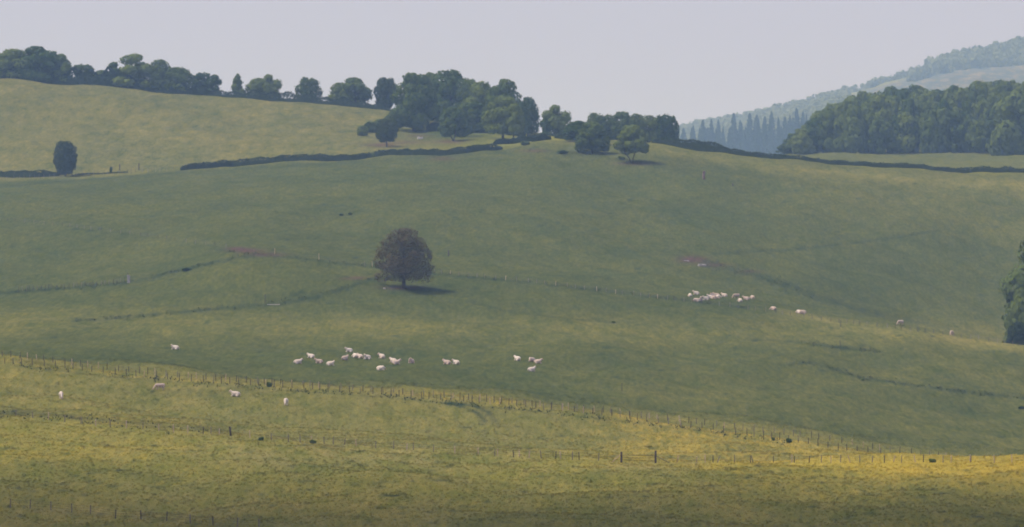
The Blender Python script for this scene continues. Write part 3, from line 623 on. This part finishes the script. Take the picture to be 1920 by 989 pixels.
bush(350, 509, 22, 9, 'dark gorse clump on the ditch line left of the bare earth', 1500)
bush(1617, 714, 9, 6, 'tiny dark bush at the left start of the lower right ditch', 1300, 1700)
bush(1915, 768, 15, 8, 'blurred dark bush at the right frame edge below the ditch', 1250, 1600)
bush(208, 325, 8, 14, 'little upright bush at the left gate post of the upper left fence', 2100)
bush(985, 273, 20, 10, 'dark bramble clump in the grass below the short trimmed hedge', 2100)
bush(1055, 289, 26, 9, 'flat bramble patch left of the wide low crest tree', 2050)
bush(1165, 300, 18, 9, 'dark bramble at the left foot of the forked tree', 2000)
bush(1150, 606, 9, 5, 'tiny dark bush on the open middle pasture', 1400, 1700)

# ------------------------------------------------------------------ fences
def post_mesh(name, m, rad=0.07, seg=7):
    V = []; Q = []; tube(V, Q, [(0, 0, -0.2), (0.004, 0, 0.5), (0, 0, 0.96), (0.0, 0, 1.0)], [rad, rad*0.98, rad*0.93, rad*0.6], seg)
    n = len(V); V.append(Vector((0, 0, 1.01))); T = [(n-seg+k, n-seg+(k+1) % seg, n) for k in range(seg)]
    return mesh_np(name, np.array([tuple(v) for v in V]), quads=np.array(Q), tris=np.array(T), mats=[m])
PM = {'d': post_mesh("post_dark", M_POSTD), 'g': post_mesh("post_grey", M_POSTG), 'p': post_mesh("post_pale", M_POSTP), 'D': post_mesh("post_big_dark", M_POSTD, 0.17), 'G': post_mesh("post_big_grey", M_POSTG, 0.11)}
pr = random.Random(4)
def fence(label, posts, wires=(0.45, 0.8, 1.1), rmin=780, rmax=9700, wrad=0.012, ground_r=None):
    """posts: (px, py, kind, height_m, lean) ; one fence with its posts and wire strands as parts"""
    pts = []
    for (px, py, kd, h, ln) in posts: pts.append(at(px, py, rmin, rmax, r=ground_r))
    root = empty('fence', pts[0]); tag(root, label, 'fence'); inv = pts[0]
    for p, (px, py, kd, h, ln) in zip(pts, posts):
        o = link('post', PM[kd], root, p - inv); o.scale = (1, 1, h); o.rotation_euler = (pr.uniform(-.05, .05), ln + pr.uniform(-.06, .06), pr.uniform(0, 6))
    for k, hz in enumerate(wires):
        V = []; Q = []
        for p, q_ in zip(pts[:-1], pts[1:]):
            a = p - inv + Vector((0, 0, hz)); b = q_ - inv + Vector((0, 0, hz)); mdl = (a+b)/2 - Vector((0, 0, 0.05)); tube(V, Q, [a, mdl, b], [wrad]*3, 3)
        link('wire', mesh_np("fence_wire", np.array([tuple(v) for v in V]), quads=np.array(Q), mats=[M_WIRE]), root)
    return root, pts
def along(line, sp, kinds, h=(1.25, 1.55), jit=0.3, lean=0.0):
    xs = [a for a, b in line]; ys = [b for a, b in line]; x = xs[0]; out = []
    while x < xs[-1]:
        out.append((x, float(np.interp(x, xs, ys)), pr.choice(kinds), pr.uniform(*h), pr.gauss(0, lean))); x += sp*(1 + pr.uniform(-jit, jit))
    return out
near_px = [(-8,775,'g'),(30,781,'g'),(62,785,'g'),(91,789,'p'),(122,792,'g'),(152,796,'g'),(180,800,'p'),(207,802,'g'),(237,804,'p'),(268,806,'g'),(298,809,'p'),(326,812,'p'),(352,814,'p'),(381,815,'d'),(396,815,'g'),(411,816,'p'),(433,818,'D'),(469,822,'p'),(509,826,'g'),(541,829,'g'),(563,830,'g'),(584,831,'p'),(608,833,'g'),(625,834,'g'),(646,835,'g'),(668,837,'p'),(705,841,'g'),(738,843,'g'),(763,845,'p'),(775,845,'g'),(813,848,'g'),(853,851,'p'),(897,854,'p'),(928,856,'g'),(933,856,'p'),(963,858,'d'),(974,858,'p'),(992,859,'p'),(1015,860,'g'),(1042,862,'d'),(1051,862,'p'),(1073,863,'g'),(1086,863,'d'),(1122,865,'g')]
fence('weathered fence of pale and dark posts closing the nearest meadow, left of the gateway', [(a, b, k, 1.6 if k == 'D' else pr.uniform(1.15, 1.4), pr.gauss(0, .05)) for a, b, k in near_px] + [(1165, 868, 'D', 1.75, 0)], rmin=800, rmax=1060)
rp = [(1269,'p',.35),(1306,'p',.45),(1322,'p',0),(1337,'d',0),(1345,'g',.6),(1377,'g',.1),(1407,'d',0),(1412,'d',.4),(1450,'d',0),(1484,'p',0.1),(1489,'d',0),(1517,'d',.05),(1540,'g',0),(1558,'p',.2),(1576,'g',0),(1594,'p',.3),(1612,'g',0),(1635,'g',0.1),(1658,'d',0),(1675,'p',.2),(1690,'g',0),(1716,'p',.25),(1731,'d',0),(1768,'g',0),(1783,'p',0),(1818,'p',0),(1820,'d',0.05),(1864,'p',0),(1897,'p',0.05),(1935,'g',0)]
fence('fence of tilted pale posts edging the buttercup meadow, right of the gateway', [(1229, 869, 'D', 2.0, 0)] + [(a, 868, k, pr.uniform(1.1, 1.35), l) for a, k, l in rp], rmin=800, rmax=1060)
def gateway():
    a = at(1165, 868, 800, 1060); b = at(1229, 869, 800, 1060); root = empty('wire_gateway', a); tag(root, 'wire gateway with slanting braces between two stout dark posts', 'gateway')
    for k, hz in enumerate((0.45, 0.85, 1.2)):
        V = []; Q = []; tube(V, Q, [Vector((0.12, 0, hz)), (b-a)/2 + Vector((0, 0, hz-0.06)), b - a + Vector((-0.14, 0, hz))], [0.02]*3, 4)
        link('wire', mesh_np("gate_wire", np.array([tuple(v) for v in V]), quads=np.array(Q), mats=[M_WIRE]), root)
    V = []; Q = []; s = Vector((-1.5, 0, float(gxy(a.x-1.5, a.y)) - a.z)); tube(V, Q, [s, s*0.5 + Vector((-.05, 0, 0.68)), Vector((-0.1, 0, 1.35))], [0.06, 0.06, 0.055], 6)
    link('brace', mesh_np("brace", np.array([tuple(v) for v in V]), quads=np.array(Q), mats=[M_POSTP]), root)
    V = []; Q = []; c = b - a; e = c + Vector((2.2, 0, float(gxy(b.x+2.2, b.y)) - b.z)); tube(V, Q, [c + Vector((0.14, 0, 1.15)), (c + e)/2 + Vector((0, 0, 0.6)), e + Vector((0, 0, .05))], [0.045]*3, 6)
    link('brace', mesh_np("brace", np.array([tuple(v) for v in V]), quads=np.array(Q), mats=[M_POSTG]), root)
gateway()
EF = [(-10,681),(17,683),(103,689),(185,699),(265,708),(362,716),(470,723),(523,727),(589,731),(641,736),(719,741),(786,748),(855,752),(903,758),(956,761),(1007,767),(1077,773),(1125,779),(1197,788),(1260,797),(1322,805),(1371,813),(1436,823),(1494,830),(1523,835),(1578,845),(1622,852),(1664,857)]
EB = [(-12,666),(8,669),(57,675),(184,692),(313,707),(458,718),(700,736),(900,753),(1056,768),(1164,781),(1269,791),(1355,803),(1460,815),(1512,821),(1567,829),(1603,837),(1638,844),(1691,851),(1743,859),(1778,862)]
fence('front row of dark posts in the long double fence below the hillside cows', along(EF, 18.5, 'dddddgdp'), rmin=1150, rmax=1236)
fence('back row of mixed pale and dark posts in the long double fence', along(EB, 17.5, 'dddgggppd'), rmin=1205, rmax=1262)
BF = [(20,953,'g'),(57,955,'g'),(96,959,'g'),(135,962,'g'),(170,965,'g'),(217,973,'d'),(265,975,'d'),(313,978,'d'),(357,982,'g'),(400,986,'d'),(445,989,'g'),(486,992,'g')]
fence('short run of shaded posts in the bottom left corner', [(a, b, k, 1.3, 0) for a, b, k in BF], rmin=700, rmax=1000)
fence('small dark fence following the ditch at the left of the hillside', along([(34, 547), (100, 542), (180, 537), (236, 530)], 7.5, 'ddg', (1.3, 1.6)), rmin=1400, rmax=1800)
fence('faint fence with pale posts crossing the hillside above the bare earth', along([(0, 414), (110, 424), (240, 440), (350, 455), (428, 466)], 17, 'gggd', (1.1, 1.35)), rmin=1700, rmax=2200)
fence('sparse pale fence along the ditch left of the russet tree', [(476, 478, 'g', 1.5, 0), (515, 477, 'p', 1.6, 0), (598, 488, 'p', 1.8, 0), (684, 500, 'g', 1.6, 0), (698, 501, 'p', 1.6, 0)], rmin=1500, rmax=1900)
fence('faint pale fence running right from the russet tree towards the far cows', along([(815, 513), (860, 518), (1000, 531), (1170, 553), (1264, 564)], 18, 'gggp', (1.1, 1.4)), rmin=1500, rmax=1850)
fence('fence below the far cows and along the lower crest to the right edge', along([(1264, 564), (1340, 573), (1450, 587), (1560, 605), (1680, 617), (1800, 634), (1880, 645), (1945, 653)], 16, 'ggdd', (1.2, 1.5)), rmin=1500, rmax=1720)
fence('fence of pale stakes below the thick hedge at the upper left', along([(2, 339), (60, 336), (120, 333), (200, 328), (330, 320)], 10, 'ggd', (1.5, 1.9)), rmin=2100, rmax=2330)
def lone_post(px, py, h, kd, lab, rmin=780, rmax=2400):
    p = at(px, py, rmin, rmax); o = link('wooden_post', PM[kd], loc=p); o.scale = (1.2, 1.2, h); tag(o, lab, 'post')
lone_post(1166, 734, 1.9, 'd', 'single dark post standing alone below the right end of the resting herd', 1250, 1600)
lone_post(841, 481, 1.9, 'D', 'single dark post in the grass right of the russet tree', 1700, 2000)
lone_post(1575, 652, 1.9, 'd', 'lonely post beside a dark rush patch on the right slope', 1400, 1700)
lone_post(1576, 614, 1.9, 'd', 'dark post on the crest fence above the rush patch', 1500, 1720)
lone_post(497, 570, 2.6, 'd', 'tall thin dark post at the left end of the pale plank', 1400, 1700)
lone_post(224, 320, 2.6, 'D', 'left stout gatepost above the upper left fence', 2150)
lone_post(260, 319, 2.8, 'D', 'right stout gatepost above the upper left fence', 2150)
lone_post(207, 322, 2.0, 'D', 'short stout post left of the two upper left gateposts', 2150)
lone_post(1374, 350, 1.2, 'D', 'stubby dark post low on the slope right of the reddish post', 2000)

# weathered posts, troughs, stones
def boxy(name, dims, m, lab, cat, px, py, rmin=780, rmax=2500, rot=0.0, rough=0.12):
    import bmesh
    bm = bmesh.new(); bmesh.ops.create_cube(bm, size=1)
    bmesh.ops.subdivide_edges(bm, edges=bm.edges, cuts=2, use_grid_fill=True); g = random.Random(hash(lab) & 255)
    for v in bm.verts:
        v.co = Vector((v.co.x*dims[0], v.co.y*dims[1], (v.co.z+0.5)*dims[2])); v.co += Vector([g.uniform(-1, 1)*rough*min(dims) for _ in range(3)])
    me = bpy.data.meshes.new(name); bm.to_mesh(me); bm.free(); me.materials.append(m); o = link(name, me, loc=at(px, py, rmin, rmax) - Vector((0, 0, 0.05))); o.rotation_euler = (0, 0, rot); tag(o, lab, cat); return o
boxy('standing_stone', (0.75, 0.5, 2.3), M_STONE, 'pale upright stone post where the left ditch begins', 'stone', 241, 531, 1400, 1800)
lone_post(239, 530, 2.9, 'd', 'thin dark stake rising behind the pale upright stone', 1400, 1800)
boxy('water_trough', (1.5, 0.8, 0.7), M_STONE, 'pale stone water trough at the edge of the right bare earth', 'trough', 1320, 500, 1700, 2100, 0.2)
boxy('rock', (1.0, 0.7, 0.7), M_STONE, 'grey rock just left of the stone water trough', 'rock', 1312, 500, 1700, 2100, 0.6, 0.25)
boxy('rock', (1.7, 0.6, 0.25), M_STONE, 'flat pale rock on the reddish earth above the trough', 'rock', 1287, 490, 1700, 2100, 0.1, 0.25)
boxy('plank', (3.4, 0.4, 0.22), mat("bleached_wood", (0.5, 0.46, 0.44), 0.8, 0.15, 3), 'long bleached plank lying on the ditch at the hillside centre left', 'plank', 513, 572, 1400, 1700, -0.15, 0.05)
boxy('feed_trough', (2.2, 1.0, 0.9), mat("pale_metal", (0.6, 0.55, 0.55), 0.6, 0.1, 3), 'whitish feeding trough in the grass below the huge domed oak', 'trough', 788, 261, 2300, 2600, 0.2, 0.08)
boxy('gatepost', (0.75, 0.6, 3.1), mat("reddish_wood", (0.22, 0.13, 0.12), 0.9, 0.25, 2), 'leaning reddish post on the upper slope right of the forked tree', 'post', 1320, 337, 2000, 2300, 0.3, 0.22)
boxy('rock', (0.6, 0.4, 0.35), M_STONE, 'small white stone in the shade under the russet tree', 'rock', 721, 543, 1400, 1750, 0.4, 0.2)

# ------------------------------------------------------------------ cows
def cow_mat():
    m = bpy.data.materials.new("cream_hide"); m.use_nodes = True; t = m.node_tree; b = t.nodes["Principled BSDF"]; b.inputs["Roughness"].default_value = 0.85; b.inputs["Specular IOR Level"].default_value = 0.1
    oi = t.nodes.new("ShaderNodeObjectInfo"); tc = t.nodes.new("ShaderNodeTexCoord"); n = t.nodes.new("ShaderNodeTexNoise"); n.inputs["Scale"].default_value = 3.0; t.links.new(tc.outputs["Object"], n.inputs["Vector"])
    ad = t.nodes.new("ShaderNodeMath"); ad.operation = 'MULTIPLY_ADD'; ad.inputs[1].default_value = 0.5; t.links.new(n.outputs["Fac"], ad.inputs[0]); t.links.new(oi.outputs["Random"], ad.inputs[2])
    r = t.nodes.new("ShaderNodeValToRGB"); r.color_ramp.elements[0].color = (0.68, 0.59, 0.51, 1); r.color_ramp.elements[1].color = (0.52, 0.4, 0.33, 1); r.color_ramp.elements[0].position = .5; r.color_ramp.elements[1].position = 1.2
    t.links.new(ad.outputs[0], r.inputs[0]); t.links.new(r.outputs[0], b.inputs["Base Color"]); return m
M_COW = cow_mat(); M_MUZ = mat("pink_muzzle", (0.45, 0.28, 0.24), 0.7, 0.1, 5); M_HOOF = mat("hoof", (0.15, 0.12, 0.1), 0.7, 0.1, 5); M_TAN = mat("tan_hide", (0.5, 0.3, 0.22), 0.85, 0.12, 4)
def cow_mesh(name, chains, patch=False):
    """one continuous skin grown over chains of (x, y, z, radius)"""
    import bmesh
    bm = bmesh.new()
    for ch in chains:
        for (a, b) in zip(ch[:-1], ch[1:]):
            A = Vector(a[:3]); B_ = Vector(b[:3]); n = max(2, int((A-B_).length/(0.35*min(a[3], b[3]))))
            for i in range(n+1):
                f = i/n; c = A.lerp(B_, f); rad = a[3]*(1-f) + b[3]*f
                bmesh.ops.create_icosphere(bm, subdivisions=2, radius=rad, matrix=Matrix.Translation(c))
    me = bpy.data.meshes.new("tmp"); bm.to_mesh(me); bm.free(); o = link("tmp", me)
    md = o.modifiers.new("r", 'REMESH'); md.mode = 'VOXEL'; md.voxel_size = 0.035; s = o.modifiers.new("s", 'SMOOTH'); s.factor = 0.6; s.iterations = 4
    dg = bpy.context.evaluated_depsgraph_get(); ev = o.evaluated_get(dg); out = bpy.data.meshes.new_from_object(ev); bpy.data.objects.remove(o); bpy.data.meshes.remove(me)
    out.name = name
    for m in (M_COW, M_MUZ, M_HOOF, M_TAN):
        out.materials.append(m)
    mz = Vector(chains[0][-1][:3]); mi = []
    for p in out.polygons:
        k = 0
        if (p.center - mz).length < 0.16: k = 1
        elif p.center.z < 0.07 and 'stand' in name: k = 2
        elif patch and -0.9 < p.center.x < -0.35 and p.center.z > 1.05 and p.center.y > 0.05: k = 3
        mi.append(k)
    out.polygons.foreach_set("material_index", mi); out.polygons.foreach_set("use_smooth", [True]*len(out.polygons)); return out
def ears(px, py_, pz, s=0.13): return [[(px, py_+k*0.1, pz, .06), (px-0.03, py_+k*(0.1+s), pz+0.02, .035)] for k in (-1, 1)]
def standing(head):
    ch = [[(-1.02, 0, 1.22, .26), (-0.7, 0, 1.14, .35), (-0.15, 0, 1.03, .41), (0.4, 0, 1.08, .38), (0.68, 0, 1.12, .3)] + head]
    for s in (-1, 1):
        ch.append([(-0.82, s*.2, 1.0, .24), (-0.78, s*.24, .75, .16), (-0.98, s*.22, .48, .085), (-0.92, s*.22, .12, .06), (-0.88, s*.22, .04, .07)])
        ch.append([(0.5, s*.2, .95, .2), (0.52, s*.22, .62, .11), (0.55, s*.21, .4, .08), (0.53, s*.21, .1, .06), (0.56, s*.21, .04, .07)])
    ch.append([(-1.2, 0, 1.32, .06), (-1.3, 0, 1.1, .04), (-1.3, 0, .75, .035), (-1.29, 0, .5, .06)]); ch.append([(-.35, 0, .72, .2), (-.5, 0, .68, .17)])
    return ch
hz = [(0.95, 0, .98, .2), (1.22, 0, .68, .15), (1.36, 0, .48, .15), (1.5, 0, .2, .095)]
hh = [(0.95, 0, 1.3, .2), (1.15, 0, 1.45, .15), (1.28, 0, 1.46, .15), (1.56, 0, 1.28, .095)]
def lying(head):
    ch = [[(-0.95, .05, .48, .28), (-0.6, .03, .5, .42), (-0.1, 0, .48, .48), (0.4, 0, .54, .43), (0.65, 0, .66, .33)] + head]
    ch.append([(-.6, .3, .3, .25), (-.2, .48, .2, .12), (-.55, .58, .1, .08), (-.2, .62, .08, .07)])
    ch.append([(-.7, -.25, .3, .22), (-.3, -.38, .14, .12), (-.7, -.42, .1, .07)])
    for s in (-1, 1): ch.append([(.5, s*.2, .35, .17), (.8, s*.24, .16, .1), (.95, s*.22, .12, .08), (.62, s*.26, .08, .06)])
    ch.append([(-1.2, .05, .52, .06), (-1.3, .1, .3, .04), (-1.25, .3, .08, .05)])
    return ch
lh = [(.86, 0, .84, .25), (1.02, 0, 1.0, .2), (1.12, 0, 1.04, .175), (1.38, 0, .9, .115)]
lt = [(.82, .12, .82, .25), (.92, .22, .98, .2), (.93, .34, 1.02, .17), (.88, .6, .88, .115)]
ll = [(.85, .1, .62, .19), (1.05, .22, .5, .15), (1.15, .32, .44, .14), (1.3, .5, .26, .09)]
CW = {
 'graze': cow_mesh('cow_stand_graze', standing(hz) + ears(1.22, 0, .68)), 'patch': cow_mesh('cow_stand_graze_patch', standing(hz) + ears(1.22, 0, .68), True),
 'stand': cow_mesh('cow_stand_up', standing(hh) + ears(1.15, 0, 1.5)),
 'lie': cow_mesh('cow_lying_up', lying(lh) + ears(1.02, 0, 1.12)), 'turn': cow_mesh('cow_lying_turned', lying(lt) + [[(.9, .2, 1.1, .07), (.76, .2, 1.14, .035)], [(1.0, .22, 1.08, .07), (1.14, .24, 1.11, .035)]]),
 'low': cow_mesh('cow_lying_low', lying(ll))}
COWS = [ # px, py of feet, pose, yaw deg (0 faces right, 180 left, -90 towards us, 90 away), label, group, rmin, rmax
 (115, 749, 'patch', -80, 'white cow with a tan patch grazing towards us, far left of the lower field', 0),
 (299, 732, 'graze', 207, 'white cow grazing side on, head down to the left, in the lower field', 0),
 (441, 744, 'lie', 180, 'white cow lying head up to the left in the lower field below the fence', 0),
 (536, 761, 'graze', -92, 'white cow grazing straight towards us, right of the lying one in the lower field', 0),
 (328, 656, 'turn', 195, 'lone white cow lying apart, far left of the resting herd', 1),
 (559, 683, 'lie', 35, 'leftmost cow of the main herd, lying with its head to the right', 1),
 (583, 672, 'lie', 178, 'upper cow of the overlapping pair at the left of the herd, head left', 1),
 (598, 682, 'lie', 172, 'lower cow of the overlapping pair at the left of the herd, head left', 1),
 (620, 686, 'turn', 10, 'lying cow facing right, lowest of the left part of the herd', 1),
 (654, 661, 'lie', 182, 'topmost cow of the resting herd, lying with its head left', 1),
 (647, 676, 'lie', 75, 'cow lying end on like a small pyramid below the topmost cow', 1),
 (666, 671, 'low', 150, 'left cow of the tight row of three lying cows', 1),
 (675, 673, 'lie', 165, 'middle cow of the tight row of three lying cows', 1),
 (688, 675, 'turn', 190, 'right cow of the tight row of three, head up at the left', 1),
 (716, 673, 'turn', 160, 'plump cow lying right of the tight row of three', 1),
 (714, 695, 'low', 20, 'plump cow lying lowest of all, under the plump one above', 1),
 (737, 680, 'lie', 130, 'upper cow of the overlapping pair right of the plump cows', 1),
 (743, 684, 'lie', 30, 'lower cow of the overlapping pair right of the plump cows, head right', 1),
 (771, 682, 'turn', 220, 'cow lying alone at the right end of the main herd', 1),
 (838, 684, 'lie', 182, 'left cow of the isolated pair between main and right groups', 1),
 (855, 684, 'turn', 170, 'right cow of the isolated pair between main and right groups', 1),
 (970, 677, 'lie', 110, 'upper left cow of the right hand group of four', 1),
 (997, 679, 'low', 200, 'middle cow of the right hand group of four', 1),
 (1009, 682, 'lie', 5, 'right cow of the right hand group of four', 1),
 (997, 697, 'lie', 40, 'lowest cow of the right hand group of four, head right', 1),
 (1294, 557, 'low', 120, 'leftmost cow of the far herd, lying', 2),
 (1305, 553, 'lie', 170, 'highest left cow of the far herd, head up', 2),
 (1306, 566, 'low', 160, 'lowest left cow of the far herd', 2),
 (1314, 565, 'lie', -60, 'cow pressed against the lowest left one in the far herd', 2),
 (1323, 563, 'lie', 178, 'pinkish cow lying behind the two lowest left ones of the far herd', 2),
 (1331, 560, 'turn', 210, 'left cow of the crowded knot in the far herd', 2),
 (1336, 558, 'lie', -100, 'front facing cow in the crowded knot of the far herd', 2),
 (1339, 561, 'low', -80, 'lowest cow of the crowded knot in the far herd', 2),
 (1343, 557, 'lie', 175, 'cow lying along the back of the crowded knot in the far herd', 2),
 (1346, 560, 'low', -70, 'right front cow of the crowded knot in the far herd', 2),
 (1358, 557, 'lie', 180, 'cow lying side on just right of the crowded knot, head left', 2),
 (1380, 560, 'graze', 215, 'only standing cow of the far herd, head down to the left', 2),
 (1388, 567, 'low', 140, 'lowest cow right of the standing one in the far herd', 2),
 (1399, 563, 'lie', 182, 'cow lying side on right of the standing one in the far herd', 2),
 (1411, 561, 'low', 100, 'last cow at the right end of the far herd', 2),
 (1450, 582, 'low', 160, 'single cow lying between the far herd and the small pair', 2),
 (1498, 588, 'low', 100, 'left cow of the small pair at the crest fence', 2),
 (1505, 589, 'low', 170, 'right cow of the small pair at the crest fence', 2),
 (1688, 610, 'graze', 225, 'cow grazing behind the crest fence, right of the small pair', 3),
 (1784, 630, 'graze', -110, 'rightmost cow of all, grazing behind the crest fence', 3),
]
CG = ['cows in the lower field', 'cows of the resting hillside herd', 'cows of the far herd', 'cows of the far herd']; RG = [(1060, 1200), (1240, 1560), (1600, 1800), (1500, 1700)]
for (px, py, pose, yaw, lab, g) in COWS:
    p = at(px, py, *RG[g]); o = link('cow', CW[pose], loc=p - Vector((0, 0, .03))); sc = (1.0 + pr.uniform(-.05, .05))*((1.08 if yaw < 0 else 0.92) if g == 0 else .92 if g == 1 else .94 if pose != 'graze' else 1.0)
    o.scale = (sc, sc, sc) if pose in ('graze', 'patch') else (sc*.9, sc*1.1, sc*1.22); o.rotation_euler = (0, 0, math.radians(yaw + pr.uniform(-4, 4) + (pr.choice((-1, 1))*pr.uniform(12, 32) if pose in ('lie', 'turn', 'low') and g else 0))); tag(o, lab, 'cow', CG[g])

# ------------------------------------------------------------------ haze
def haze():
    import bmesh
    x0, x1, y0, y1, z0, z1 = -9000, 9000, -60, 15000, -140, 620
    bm = bmesh.new(); bmesh.ops.create_cube(bm, size=1, matrix=Matrix.Translation(((x0+x1)/2, (y0+y1)/2, (z0+z1)/2)) @ Matrix.Diagonal((x1-x0, y1-y0, z1-z0, 1)))
    me = bpy.data.meshes.new("haze"); bm.to_mesh(me); bm.free(); m = bpy.data.materials.new("haze_air"); m.use_nodes = True; t = m.node_tree
    t.nodes.remove(t.nodes["Principled BSDF"]); v = t.nodes.new("ShaderNodeVolumePrincipled"); v.inputs["Color"].default_value = (0.41, 0.64, 1.0, 1); v.inputs["Absorption Color"].default_value = (1, 1, 1, 1); v.inputs["Density"].default_value = 0.000108; v.inputs["Anisotropy"].default_value = 0.0
    t.links.new(v.outputs[0], t.nodes["Material Output"].inputs["Volume"]); me.materials.append(m); o = link('haze', me); o['kind'] = 'stuff'; o['label'] = 'pale bluish summer haze filling the valley air'
haze()

# ------------------------------------------------------------------ cloudbank added out of view to shade the bottom of the near meadow
def shade_cloud(shadow_xy, size, alt, thick, dens, label, seed):
    """an unseen cloudbank, added up-sun of the ground it should shade, far above and outside the haze"""
    import bmesh
    off = alt/math.tan(SUN_EL); c = Vector((shadow_xy[0] + math.sin(SUN_AZ)*off, shadow_xy[1] + math.cos(SUN_AZ)*off, alt))
    bm = bmesh.new(); bmesh.ops.create_icosphere(bm, subdivisions=5, radius=1.0); g = random.Random(seed); K = [(Vector((g.gauss(0, 1), g.gauss(0, 1), g.gauss(0, 1)))*g.uniform(2, 7), g.uniform(0, 6)) for _ in range(24)]
    for v in bm.verts:
        n = sum(math.sin(v.co.dot(k) + p)/k.length for k, p in K)*0.09
        v.co = Vector((v.co.x*size[0]*(1+n), v.co.y*size[1]*(1+n*.6), v.co.z*thick*(0.35 if v.co.z < 0 else 1)*(1+2*n)))
    me = bpy.data.meshes.new("shade_cloud"); bm.to_mesh(me); bm.free(); m = bpy.data.materials.new("shade_cloud_vapour"); m.use_nodes = True; t = m.node_tree; t.nodes.remove(t.nodes["Principled BSDF"])
    v = t.nodes.new("ShaderNodeVolumePrincipled"); v.inputs["Color"].default_value = (1, 1, 1, 1); v.inputs["Density"].default_value = dens; v.inputs["Anisotropy"].default_value = 0.3
    t.links.new(v.outputs[0], t.nodes["Material Output"].inputs["Volume"]); me.materials.append(m); o = link('shade_cloud', me, loc=c); o['kind'] = 'stuff'; o['label'] = label; return o
shade_cloud((0, 418), (900, 430), 900, 130, 0.017, "unseen soft cloudbank added high above the valley to shade the near meadow", 3)
